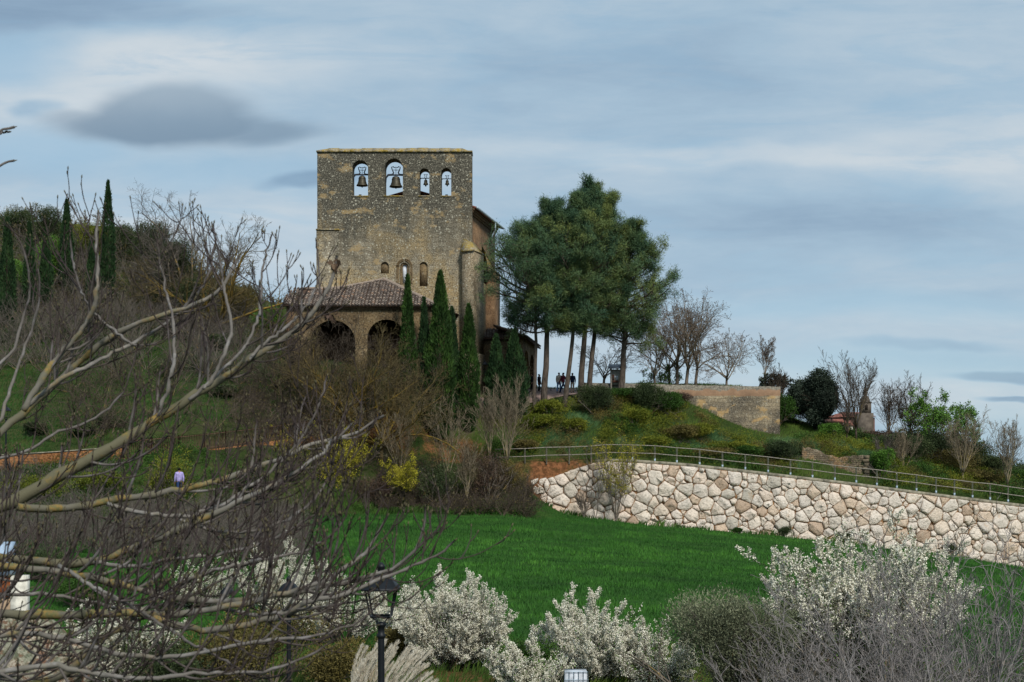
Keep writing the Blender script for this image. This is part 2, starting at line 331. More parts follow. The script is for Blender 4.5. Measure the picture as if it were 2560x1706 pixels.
for a in ((1240,1163,109),(1400,1158,109),(1560,1152,109),(1750,1167,109),(2000,1196,109),(2300,1232,110),(2560,1264,111),(2800,1292,112),
          (1240,1160,106),(1100,1180,104),(1000,1175,104),(850,1175,102),(1100,1165,107.5),(980,1170,107),
          (1100,1100,111),(1180,1092,111),(1240,1080,112),(1300,1075,112.5),(1213,1028,115),(1225,1010,116.5),(1330,1008,115.5),(1400,999,116),(1320,985,119),(1420,984,120),(1335,1035,114.2),(1360,1022,114.6),(1409,1030,114),
          (1449,1008,115.2),(1475,997,116),(1552,990,117),(1530,1060,112),(1480,1100,111),(1600,1070,112.5),(1650,1000,116),(1690,990,117.3),(1720,1015,116.8),(1800,1066,116.3),(1880,1104,116),(1950,1120,115.5),(1750,1122,112.5),(1900,1152,112),
          (2000,1110,116),(2070,1088,119),(2140,1096,118),(1970,1060,121),(2180,1143,113.4),(2100,1131,113.4),(2020,1112,113.4),(2030,1170,111.6),(2100,1203,111.6),(2175,1218,111.6),(2000,1175,111),(2300,1205,112.5),
          (2250,1150,118),(2300,1120,126),(2400,1130,126),(2480,1160,126),(2560,1185,126),(2700,1200,126),(2400,1200,116),(2500,1215,117),
          (1450,983,128),(1350,983,128),(1750,966,124),(1850,964,124),(1600,975,128),(2050,1085,126),(2150,1100,130),
          (900,942,111),(780,945,110),(700,960,109),(1010,960,111.5),(1100,1000,112.8),(1150,1020,113.5),(985,930,122),(860,930,130),(1100,940,124),(1250,960,124),
          (1000,1060,109.5),(900,1080,108),(850,1095,104),(800,1040,106.5),(700,1060,102),(600,1100,96),(495,1128,91.7),(306,1152,87.5),(150,1172,86.1),(0,1183,85.1),(-200,1190,84.6),
          (495,1060,97),(306,1080,93),(150,1100,91),(0,1115,90),(-200,1120,90),(400,1010,100),(250,1040,97),(600,1000,104),(100,1040,97),
          (300,1210,82),(0,1230,79),(-250,1230,79),(550,1210,86),(700,1220,92),
          (450,930,112),(300,930,108),(100,930,108),(0,900,112),(-200,900,112),(600,880,118),(700,850,126),(450,860,126),(300,800,120),(100,760,124),(-100,740,126),
          (0,560,148),(100,540,150),(200,568,150),(300,566,150),(380,590,148),(430,640,148),(480,690,146),(560,725,144),(640,760,142),(700,765,142),(790,775,142),(-200,540,148),(900,850,145),(200,660,136),(400,720,135),(520,800,132),
          (0,700,160),(300,700,170),(700,900,165)): cp(UP, *a)
for x, y, z in ((-20,160,15),(-40,175,16),(-60,150,27),(-70,120,14),(-70,95,4),(0,145,3),(15,150,0),(30,150,-2),(45,145,-3),(60,130,-5),(60,112,-6),(0,200,-8),(40,200,-8),(-60,200,8),(10,135,5.6),(20,135,5),(30,133,2.2),(38,134,1)): UP.append((x, y, z))
class RBF:
    def __init__(s, P):
        P = np.array(P, float); s.p = P[:, :2]; n = len(P)
        d = np.linalg.norm(s.p[:, None]-s.p[None], axis=2); A = np.zeros((n+3, n+3)); A[:n, :n] = -d-np.eye(n)*-.35; A[:n, n] = 1; A[:n, n+1:] = s.p; A[n:, :n] = A[:n, n:].T
        b_ = np.zeros(n+3); b_[:n] = P[:, 2]; s.w = np.linalg.solve(A, b_)
    def __call__(s, x, y):
        x = np.asarray(x, float); sh = x.shape; q = np.stack([x.ravel(), np.asarray(y, float).ravel()], -1); out = np.empty(len(q)); n = len(s.p)
        for i in range(0, len(q), 20000):
            d = np.linalg.norm(q[i:i+20000, None]-s.p[None], axis=2); out[i:i+20000] = -d@s.w[:n]+s.w[n]+q[i:i+20000]@s.w[n+1:]
        return out.reshape(sh)
fl = RBF(LP); fu = RBF(UP)
# line of the boulder wall in plan: Y of the wall foot as a function of X
XL0 = WX(1300, 107)
def wally(x): return 107.2+.0022*np.clip(x-8, 0, 99)**2*1.2+ss(x, XL0+2, XL0-10)*-1.2
def nz(x, y, s, seed=0):
    """cheap smooth value noise"""
    x = np.asarray(x)*s+seed*17.3; y = np.asarray(y)*s+seed*9.1; xi = np.floor(x).astype(int); yi = np.floor(y).astype(int); fx = x-xi; fy = y-yi
    fx = fx*fx*(3-2*fx); fy = fy*fy*(3-2*fy)
    def h(a, b_): n = (a*374761393+b_*668265263+seed*974711) & 0x7fffffff; n = ((n ^ (n >> 13))*1274126177) & 0x7fffffff; return (n ^ (n >> 16))/0x7fffffff
    return (h(xi, yi)*(1-fx)+h(xi+1, yi)*fx)*(1-fy)+(h(xi, yi+1)*(1-fx)+h(xi+1, yi+1)*fx)*fy
def H(x, y):
    x = np.asarray(x, float); y = np.asarray(y, float)
    lo = fl(np.clip(x, -62, 62), np.clip(y, -12, 112)); hi = fu(np.clip(x, -75, 62), np.clip(y, 78, 205))
    d = y-wally(x); left = ss(x, XL0+4, XL0-3)
    m = ss(d, .55, 1.15)*(1-left)
    # left of the wall the bank rises gently
    ml = ss(y, 101+(x < -14)*0-ss(x, -6, -26)*22, 106-ss(x, -6, -26)*22); m = m+ml*left
    z = lo*(1-m)+hi*m+.16*(nz(x, y, .35, 1)-.5)+.08*(nz(x, y, 1.1, 2)-.5)
    far = ss(y, 195, 330); side = ss(np.abs(x), 70, 260)
    hill = 27*np.exp(-((x-208)/52)**2/2-((y-930)/160)**2/2)
    zf = -16+hill+5*(nz(x, y, .004, 4)-.5)+18*ss(y, 1200, 3600)*nz(x, y, .0015, 5)
    z = z*(1-far)+zf*far
    return z*(1-side*(1-far))+(-8)*side*(1-far)
xs = np.unique(np.round(np.concatenate([-np.geomspace(48, 3500, 40), np.arange(-48, 48, .5), np.geomspace(48, 3500, 40)]), 3))
ys = np.unique(np.round(np.concatenate([-np.geomspace(12, 800, 14), np.arange(-12, 40, 1.2), np.arange(40, 155, .5), np.geomspace(155, 4800, 60)]), 3))
gx, gy = np.meshgrid(xs, ys); gz = H(gx, gy)
g = MB(); nx, ny = len(xs), len(ys)
ii = (np.arange(ny-1)[:, None]*nx+np.arange(nx-1)[None]).ravel()
# zone: 0 field green .. 1 slope
zone = ss(gy-wally(gx), -.8, .2)*(1-ss(gx, XL0+4, XL0-3))+ss(gy, 98-ss(gx, -6, -26)*20, 101-ss(gx, -6, -26)*20)*ss(gx, XL0+4, XL0-3)
zone = np.maximum(zone, ss(gy, 44.5, 42)); zone = np.maximum(zone, ss(gy, 200, 260)*.6)
# bare orange soil patches
soil = np.zeros_like(gx)
def patch(px, y, rx, ry, k=1.): 
    global soil; soil = np.maximum(soil, k*ss(((gx-WX(px, y))/rx)**2+((gy-y)/ry)**2, 1.3, .5))
patch(1390, 107.9, 3.6, 1.2); patch(1140, 109.3, 3.2, 1.6, .9); patch(1000, 109, 2.5, 1.2, .7); patch(1560, 40, 2.5, 2.5, .8); patch(1050, 37, 2.5, 3, .6)
soil = np.maximum(soil, ss(gy-wally(gx), .55, .4)*ss(gy-wally(gx), -.1, .1)*(1-ss(gx, XL0+4, XL0-3))*.9)
g.add(np.stack([gx, gy, gz], -1).reshape(-1, 3), np.stack([ii, ii+1, ii+nx+1, ii+nx], -1), zone.ravel(), soil.ravel())
def groundfn(t):
    P = t.P; n = t.noise(P, .5, 6, .6); n2 = t.noise(P, 3.5, 5, .7); nb = t.noise(t.mapping(P, (.35, 1.3, .3)), .6, 4, .6)
    field = ramp(t, t.math('ADD', t.math('MULTIPLY', nb, .7), t.math('MULTIPLY', n2, .3)), ((.25, '#263f1c'), (.5, '#305020'), (.75, '#3f6426')))
    slope = ramp(t, t.math('ADD', t.math('MULTIPLY', n, .6), t.math('MULTIPLY', n2, .4)), ((.3, '#272d18'), (.45, '#33401f'), (.58, '#474a2b'), (.72, '#5c4f3a')))
    c_ = t.mix(attr(t, 'tint'), field, slope)
    s_ = t.mix(t.ss(n2, .4, .65), lin('#5e4029'), lin('#8a5d3e'))
    bumpn(t, n2, .8, .2)
    return t.mix(t.math('MULTIPLY', attr(t, 'thick'), t.ss(n, .3, .5)), c_, s_)
ground = g.build('ground', mat('ground_mix', groundfn, .95, .05), smooth=True); tag(ground, kind='structure')

# strips that follow the terrain
def strip(name, m_, cl, widths, lift, n=60, label=None):
    cl = np.array(cl, float); t_ = np.linspace(0, len(cl)-1, n); c_ = np.stack([np.interp(t_, np.arange(len(cl)), cl[:, k]) for k in (0, 1)], -1)
    w_ = np.interp(t_, np.arange(len(cl)), widths); tn = unit(np.gradient(c_, axis=0)); nr = np.stack([-tn[:, 1], tn[:, 0]], -1)
    K = 9; v = []
    for k in np.linspace(-.5, .5, K): q = c_+nr*w_[:, None]*k; v.append(np.stack([q[:, 0], q[:, 1], H(q[:, 0], q[:, 1])+lift], -1))
    v = np.stack(v, 1).reshape(-1, 3); i_ = (np.arange(n-1)[:, None]*K+np.arange(K-1)[None]).ravel()
    mb = MB(); mb.add(v, np.stack([i_+K, i_+K+1, i_+1, i_], -1)); o = mb.build(name, m_, smooth=True); tag(o, kind='structure'); return o
strip('plaza_paving', pinkpave_m, [(WX(1190,115.5),115.8), (WX(1270,116),116.6), (WX(1330,117),117.6), (WX(1400,120),120.2), (WX(1480,123),123.5), (WX(1600,126),126)], [2.2, 2.6, 4.2, 5, 5, 4], .05)
# ------------------------------------------------------------------ church
FY = 118.0; S = F/FY
def fx(px): return (px-1280)/S
def fz(py): return (1180-py)/S
ch0 = (fx(985), FY, fz(940))
church = thing('stone_church', 'old stone church with a tall flat bell wall pierced by four arched openings', 'church', ch0)
def arched_wall(mb, u0, u1, z0, z1, d0, d1, ops, M=None, nseg=10, grid=1.6, r=.5):
    """wall in plane u/z between depths d0 (front) and d1 (back); ops = (ucentre, width, zsill, ztop of arch)"""
    M = M or (lambda v: v)
    bps = {round(u0, 4), round(u1, 4)}
    for (c_, w_, zs, zt) in ops:
        for a in np.linspace(0, PI, nseg+1): bps.add(round(c_-math.cos(a)*w_/2, 4))
    bps = sorted(bps)
    def arch(o, u):
        c_, w_, zs, zt = o; rr = w_/2; return zt-rr+math.sqrt(max(0, rr*rr-(u-c_)**2))
    def quad(a, b_, c_, d_): mb.add(M(np.array([a, b_, c_, d_], float)), [(0, 1, 2, 3)], r)
    for ua, ub in zip(bps[:-1], bps[1:]):
        um = (ua+ub)/2; cols = [o for o in ops if o[0]-o[1]/2 < um < o[0]+o[1]/2]
        segs = []; cols.sort(key=lambda o: o[2]); za = zb = z0
        for o in cols: segs.append((za, o[2], zb, o[2])); za, zb = arch(o, ua), arch(o, ub); quad((ua, d0, za), (ub, d0, zb), (ub, d1, zb), (ua, d1, za)); quad((ua, d0, o[2]), (ua, d1, o[2]), (ub, d1, o[2]), (ub, d0, o[2]))
        segs.append((za, z1, zb, z1))
        for (a0, a1, b0, b1) in segs:
            quad((ua, d0, a0), (ub, d0, b0), (ub, d0, b1), (ua, d0, a1)); quad((ua, d1, a1), (ub, d1, b1), (ub, d1, b0), (ua, d1, a0))
    for (c_, w_, zs, zt) in ops:
        for sgn in (-1, 1):
            u = c_+sgn*w_/2; zz = zt-w_/2; quad((u, d0, zs), (u, d1, zs), (u, d1, zz), (u, d0, zz)) if sgn < 0 else quad((u, d1, zs), (u, d0, zs), (u, d0, zz), (u, d1, zz))
    quad((u0, d1, z0), (u0, d0, z0), (u0, d0, z1), (u0, d1, z1)); quad((u1, d0, z0), (u1, d1, z0), (u1, d1, z1), (u1, d0, z1)); quad((u0, d0, z1), (u1, d0, z1), (u1, d1, z1), (u0, d1, z1))
DT = 1.45
ops = [(fx(900.5), 39/S, fz(490.5), fz(400.5)), (fx(984.5), 45/S, fz(490.5), fz(396.5)), (fx(1061), 24.5/S, fz(490.5), fz(421)), (fx(1115.5), 25/S, fz(490.5), fz(420))]
m = MB(); arched_wall(m, fx(793), fx(1180), fz(600), fz(380), FY, FY+DT, ops)
niche = [(fx(962), 20/S, fz(684), fz(655)), (fx(1059), 20/S, fz(716), fz(655)), (fx(1011), 22/S, fz(712), fz(657))]
arched_wall(m, fx(793), fx(1182), fz(1000), fz(600)-.001, FY, FY+.42, niche)
m.box(fx(793)+.01, fx(1182)-.01, FY+.425, FY+DT, fz(1000), fz(600)-.003)
bellwall = m.build('bell_wall', facade_m, church)
# a block course standing proud on the left below the thin ledge
m = MB(); m.box(fx(791.5), fx(847), FY-.16, FY-.002, fz(1000), fz(577)); m.build('corner_pier', facade_m, church)
m = MB(); m.box(fx(790.5), fx(848.5), FY-.24, FY-.001, fz(577)+.002, fz(573.5)); m.build('ledge', cap_m, church)
# niche backs, window
for (cpx, w_, top, bot) in ((962, 19.6, 655, 684), (1059, 19.6, 655, 716)):
    m = MB(); m.box(fx(cpx-w_/2), fx(cpx+w_/2), FY+.16, FY+.40, fz(bot), fz(top+1)); tag(m.build('blind_niche', warm_m, church))
m = MB(); arched_wall(m, fx(1000.5), fx(1021.5), fz(711), fz(658), FY+.1, FY+.38, [(fx(1012), 11/S, fz(709), fz(661))]); m.build('window_jamb', warm_m, church)
m = MB(); m.box(fx(1006.2), fx(1017.8), FY+.25, FY+.30, fz(709), fz(661)); m.build('window', white_m, church)
m = MB()
th = np.linspace(0, PI, 13); cx_, cz_ = fx(1011), fz(667)
for rr, dd in ((.62, .10), (.50, .06)):
    P_ = np.stack([cx_-np.cos(th)*rr, np.full(13, FY-dd*.4), cz_+np.sin(th)*rr], -1)
    m.tubes(P_, np.full(13, .065), 6)
    for s_ in (-1, 1): m.tubes([(cx_+s_*rr, FY-dd*.4, cz_), (cx_+s_*rr, FY-dd*.4, fz(708))], np.full(2, .05), 6)
m.build('window_arch', warm_m, church, True)
# capping stones along the top
m = MB(); x0, x1, zc, zt = fx(791), fx(1181.5), fz(381), fz(366.5)
xi0, xi1 = fx(812), fx(1164); ym = FY+DT/2
for a in range(14):    # separate slabs with slightly uneven tops
    ua = x0+(x1-x0)*a/14; ub = x0+(x1-x0)*(a+1)/14-.015
    dz = rng.normal()*.025+.006*(a-7)
    def zt_(u): return zc+.12+min(1, (u-x0)/(xi0-x0)*.98+.02, (x1-u)/(x1-xi1)*.98+.02)*(zt-zc-.12)+dz
    e = .12
    v = [(ua, FY-e, zc), (ub, FY-e, zc), (ub, FY+DT+e, zc), (ua, FY+DT+e, zc), (ua, FY-e, zc+.12), (ub, FY-e, zc+.12), (ub, FY+DT+e, zc+.12), (ua, FY+DT+e, zc+.12), (ua, ym-.12, zt_(ua)), (ub, ym-.12, zt_(ub)), (ub, ym+.12, zt_(ub)), (ua, ym+.12, zt_(ua))]
    m.add(v, [(0,1,5,4),(2,3,7,6),(4,5,9,8),(6,7,11,10),(8,9,10,11),(3,2,1,0),(1,2,6,5),(3,0,4,7),(5,6,10,9),(7,4,8,11)])
m.build('wall_cap', cap_m, church)
# thin sills of the bell openings
for (c_, w_, zs, zt2) in ops: m = MB(); m.box(c_-w_/2-.12, c_+w_/2+.04, FY-.06, FY+DT-.1, zs-.06, zs+.03); m.build('sill', cap_m, church)
# nave behind: footprint skewed, gable behind the bell wall
xr0, xr1 = fx(1180)-.15, (1247-1280)*129.5/F; yb = 129.5; dx = xr1-xr0; dyn = yb-(FY+DT)
xl0 = fx(876); xl1 = xl0+dx
ze = fz(507); zr = fz(463); xc = fx(1028)
m = MB(); yf = FY+DT+.003
m.prism([(xl0, yf), (xr0, yf), (xr1-.35, yb), (xl1, yb)], fz(1000), ze-.3); m.build('nave_wall', side_m, church)
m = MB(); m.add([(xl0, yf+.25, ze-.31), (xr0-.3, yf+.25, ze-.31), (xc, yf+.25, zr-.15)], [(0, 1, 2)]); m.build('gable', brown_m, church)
m = MB(); ov = .45
def slab(mb, a, b_, c_, d_, th_=.16):
    v = np.array([a, b_, c_, d_], float); v2 = v-np.array([0, 0, th_]); mb.add(np.vstack([v, v2]), [(0,1,2,3),(7,6,5,4),(0,4,5,1),(1,5,6,2),(2,6,7,3),(3,7,4,0)])
slab(m, (xr0+ov, yf+.05, ze-.04), (xr1+ov-.1, yb+.3, ze-.04), (xc+dx, yb+.3, zr), (xc, yf+.05, zr)); slab(m, (xc, yf+.05, zr), (xc+dx, yb+.3, zr), (xl1-ov, yb+.3, ze-.1), (xl0-ov, yf+.05, ze-.1))
m.build('nave_roof', redroof_m, church)
m = MB(); m.tubes([(xr0+ov+.08, yf+.1, ze-.12), (xr1+ov, yb+.3, ze-.12)], np.full(2, .11), 8); 
xq = xr0+(xr1-xr0)*.68; yq = yf+(yb-yf)*.68
m.tubes([(xq+ov, yq, ze-.2), (xq+ov, yq, ze-.9), (xq+.2, yq-.1, ze-1.3), (xq+.12, yq, ze-1.9), (xq+.2, yq+.3, ze-2.2)], np.full(5, .07), 6)
m.build('gutter', galv_m, church, True)
m = MB()   # cornice under the eave
for a, (o_, h_) in enumerate(((.30, .18), (.20, .36), (.1, .52))): m.prism([(xr0-.1, yf), (xr0+o_, yf), (xr1-.35+o_, yb+.02), (xr1-.6, yb+.02)], ze-h_-.17, ze-h_+.005)
m.build('cornice', side_m, church)
# corner buttress with sloping lichen cap
def buttress(p_in, front, corner, back, py_top, py_in, py_out, name_m, d=0):
    a = np.array(front); b_ = np.array(corner); c_ = np.array(back); e_ = np.array(p_in)
    mb = MB(); mb.prism([a, b_, c_, e_], fz(1010), fz(py_out)+.002); mb.build('buttress', name_m, church)
    mb = MB(); o_ = .12; cen = (a+b_+c_+e_)/4
    def ex(p): return p+(p-cen)/np.linalg.norm(p-cen)*o_
    A, B, C_, E = ex(a), ex(b_), ex(c_), ex(e_); z0 = fz(py_out)+.004; z1 = fz(py_in)
    T0 = np.array([a[0]+.05, FY-.01]); T1 = np.array([e_[0]-.05, e_[1]])
    v = [(*A, z0), (*B, z0), (*C_, z0), (*E, z0), (*A, z0+.1), (*B, z0+.1), (*C_, z0+.1), (*E, z0+.1), (*T0, z1), (*T1, z1)]
    mb.both(v, [(0,1,5,4),(1,2,6,5),(2,3,7,6),(3,0,4,7),(3,2,1,0),(5,6,9,8)], [(4,5,8),(6,7,9),(7,4,8),(7,8,9)]); mb.build('buttress_cap', cap_m, church)
buttress((fx(1179), FY+.6), (fx(1156), FY-.7), (fx(1189)-.1, FY-1.4), ((1209-1280)*119.2/F, 119.2), 590, 596, 634, butt_m)
buttress((xr1-1.6, yb-4.2), ((1206-1280)*124.2/F, 124.2), ((1236-1280)*123.4/F, 123.4), ((1250-1280)*126.5/F, 126.5), 620, 612, 655, side_m)
# step of the lower buttress
m = MB(); m.prism([(fx(1160), FY-1.15), (fx(1189)-.05, FY-1.85), ((1213-1280)*119.4/F, 118.9), (fx(1180), FY+.2)], fz(1030), fz(886)); m.build('buttress_base', butt_m, church)
m = MB(); m.prism([(fx(1186), FY+1.4), ((1207-1280)*119.5/F, 119.3), ((1214-1280)*121/F, 121), (fx(1190), FY+3.3)], fz(1000), fz(700)); m.build('pilaster', warm_m, church)

def tile_roof(mb, e0, e1, up, v0, v1, sp=.26, row=.36, rr=.115, k0=.5):
    """tiles over a plane: eave e0->e1, slope direction up (unit), from v0(s) to v1(s) up the slope"""
    e0 = np.array(e0, float); e1 = np.array(e1, float); L_ = np.linalg.norm(e1-e0); ue = (e1-e0)/L_; up = unit(np.array(up, float)); nrm = np.cross(ue, up)
    for i_ in range(int(L_/sp)+1):
        s_ = (i_+.5)*sp; a, b_ = v0(s_/L_), v1(s_/L_)
        if b_-a < .1 or s_ > L_: continue
        nr_ = max(1, int((b_-a)/row)); jit = rng.normal()*.012
        for j_ in range(nr_):
            va, vb = a+(b_-a)*j_/nr_, a+(b_-a)*(j_+1)/nr_+.05; base = e0+ue*(s_+jit+rng.normal()*.008); th_ = np.linspace(0, PI, 6)
            ring = lambda v, r_, l: np.array([base+up*v+ue*(-math.cos(t_)*r_)+nrm*(math.sin(t_)*r_*.9+l) for t_ in th_])
            V_ = np.vstack([ring(va, rr*1.08, .045), ring(vb, rr*.86, .0)]); q = [(t_, t_+1, t_+7, t_+6) for t_ in range(5)]
            mb.add(V_, q, rng.random()); n0 = mb.n
            c_ = base+up*va+nrm*.0; mb.add(np.vstack([[c_], V_[:6]]), [(0, t_+2, t_+1) for t_ in range(5)], 0.0)
# porch in front of the bell wall
PY = 112.6; PS = F/PY
def qx(px, y=PY): return (px-1280)/F*y
def qz(py, y=PY): return (1180-py)/F*y
m = MB(); xa, xb = qx(735), qx(1085)
arched_wall(m, xa, xb, qz(985), qz(775), PY, PY+.7, [(qx(832), 113/PS, qz(942), qz(801)), (qx(966), 96/PS, qz(942), qz(799))], nseg=16)
m.prism([(xb-.7, PY+.70), (xb-.002, PY+.70), (fx(1139), FY-.01), (fx(1139)-.7, FY-.01)], qz(985), qz(776))
m.prism([(xa, PY+.70), (xa+.7, PY+.70), (xa+.7, FY-.01), (xa, FY-.01)], qz(985), qz(776)); m.build('porch_wall', warm_m, church)
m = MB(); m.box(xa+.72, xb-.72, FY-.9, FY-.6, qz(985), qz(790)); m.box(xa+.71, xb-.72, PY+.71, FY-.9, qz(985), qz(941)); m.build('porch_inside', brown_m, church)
m = MB()
for o_, z_ in ((.12, 775), (.24, 771)): m.prism([(xa-o_, PY-o_), (xb+o_, PY-o_), (fx(1140)+o_, FY-.01), (xa-o_, FY-.01)], qz(z_)+.002, qz(z_-3.8)); 
m.build('porch_cornice', side_m, church)
m = MB(); z_e = qz(766.5); apex = np.array([fx(959), FY-.05, fz(700)]); eL = np.array([xa-.4, PY-.4, z_e]); eR = np.array([xb+.4, PY-.4, z_e]); eB = np.array([fx(1143), FY-.05, z_e-.12])
topL = np.array([fx(846), FY-.05, fz(722)]); eLB = np.array([xa-.4, FY-.05, z_e])
L_ = eR[0]-eL[0]; ax_ = (apex[0]-eL[0])/L_; slope = apex-np.array([apex[0], eL[1], z_e]); SL = np.linalg.norm(slope); up = slope/SL
tl = (topL[0]-eL[0])/L_
def v1(s):
    if s < .12: return SL*.62*s/.12
    if s < tl: return SL*.62+0*s
    if s < ax_: return SL*(.62+.38*(s-tl)/(ax_-tl))
    return SL*(1-(s-ax_)/(1-ax_))
tile_roof(m, eL, eR, up, lambda s: 0, v1)
# right hip
d2 = eB-eR; L2 = np.linalg.norm(d2); nrm2 = np.cross(unit(d2), unit(apex-eR)); up2 = unit(np.cross(nrm2, unit(d2))); h2 = np.dot(apex-eR, up2); a2 = np.dot(apex-eR, unit(d2))/L2
tile_roof(m, eR, eB, up2, lambda s: 0, lambda s: h2*(s/a2 if s < a2 else max(0, (1-s)/(1-a2))))
m.tubes([eR+(0, 0, .05), apex+(0, 0, .08)], np.full(2, .15), 8, r=.8)
m.tubes([apex+(0, 0, .06), topL+(0, -.1, .06), (qx(760, FY), FY-.15, fz(722))], np.full(3, .1), 8, r=.8)
m.build('porch_roof', tile_m, church)
m = MB(); m.poly([eL-(0,0,.04), eR-(0,0,.04), apex-(0, 0, .05), topL-(0,0,.05), (qx(760, FY), FY-.05, fz(722)-.05)], .3); m.poly([eR-(0,0,.04), eB-(0,0,.04), apex-(0, 0, .05)], .3); m.build('roof_underlay', flat('roof_underlay', '#4c3b30', .95), church)
# low wing to the left of the bell wall
m = MB(); wx0, wx1 = (704-1280)*121/F, fx(793)-.02; zt_w, ze_w = (1180-720)*123/F, (1180-762)*120/F
m.box(wx0+.5, wx1, 120.4, 126, fz(1000), ze_w-.05); m.build('wing_wall', side_m, church)
m = MB(); upw = unit(np.array([0, 3.2, zt_w-ze_w])); lw = math.hypot(3.2, zt_w-ze_w)
tile_roof(m, (wx0+.2, 120, ze_w), (wx1, 120, ze_w), upw, lambda s: 0, lambda s: lw*min(1, .45+s*3.2)); m.build('wing_roof', tile_m, church)
m = MB(); slab(m, (wx0+.2, 120, ze_w-.02), (wx1, 120, ze_w-.02), (wx1, 123.2, zt_w-.02), (wx0+1.2, 123.2, zt_w-.02)); m.build('roof_underlay', MATS['roof_underlay'], church)
# chapel with arcade to the right
def lerp(a, b_, t_): return a+(b_-a)*t_
m = MB(); c0 = np.array([(1208-1280)*119.6/F, 119.6]); c1 = np.array([(1307-1280)*118.6/F, 118.6]); c2 = np.array([(1342-1280)*126.5/F, 126.5]); zg = 5.0; zce = fz(845)
m.prism([c0, c1-(.003, 0), c1+(.2, 6), c0+(0, 6)], zg, zce); 
Ld = np.linalg.norm(c2-c1); dd = (c2-c1)/Ld; nn = np.array([dd[1], -dd[0]])
def MM(v): return np.stack([c1[0]+dd[0]*v[:, 0]-nn[0]*v[:, 1], c1[1]+dd[1]*v[:, 0]-nn[1]*v[:, 1], v[:, 2]], -1)
zsill = 7.7; arched_wall(m, 0, Ld, zg, zce+.35, 0, .55, [(2.0, 2.6, zsill, 10.3), (5.2, 2.6, zsill, 10.2)], MM, 12); m.build('chapel_wall', warm_m, church)
m = MB()
for u_ in (.45, 3.6, 6.7): m.box(u_-.3, u_+.3, -.08, .6, 8.88, 9.04, M=MM)
m.box(0, Ld, -.07, .3, zsill-.14, zsill-.001, M=MM); m.build('impost', side_m, church)
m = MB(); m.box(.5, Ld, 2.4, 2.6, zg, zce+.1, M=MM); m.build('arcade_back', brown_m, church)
m = MB(); eA = np.array([*(c0+(0, -.35)), zce+.12]); eBq = np.array([*(c1+(.3, -.35)), zce+.12]); upc = unit(np.array([0, 3, 1.0]))
tile_roof(m, eA, eBq, upc, lambda s: 0, lambda s: 3.2 if s < .75 else 3.2*(1-s)/.25+.2)
e3 = np.array([*(c2+(.35, 0)), zce-.05]); up3 = unit(np.array([-dd[1]*2.6, dd[0]*2.6, 1.0])); tile_roof(m, eBq, e3, up3, lambda s: 0, lambda s: min(3.0, s*20+.3))
m.build('chapel_roof', tile_m, church)
m = MB(); slab(m, eA-(0,0,.02), eBq-(0,0,.02), eBq+upc*3.0+(-1.2,0,0), eA+upc*3.0); slab(m, eBq-(0,0,.02), e3-(0,0,.02), e3+up3*3, eBq+up3*3); m.build('roof_underlay', MATS['roof_underlay'], church)

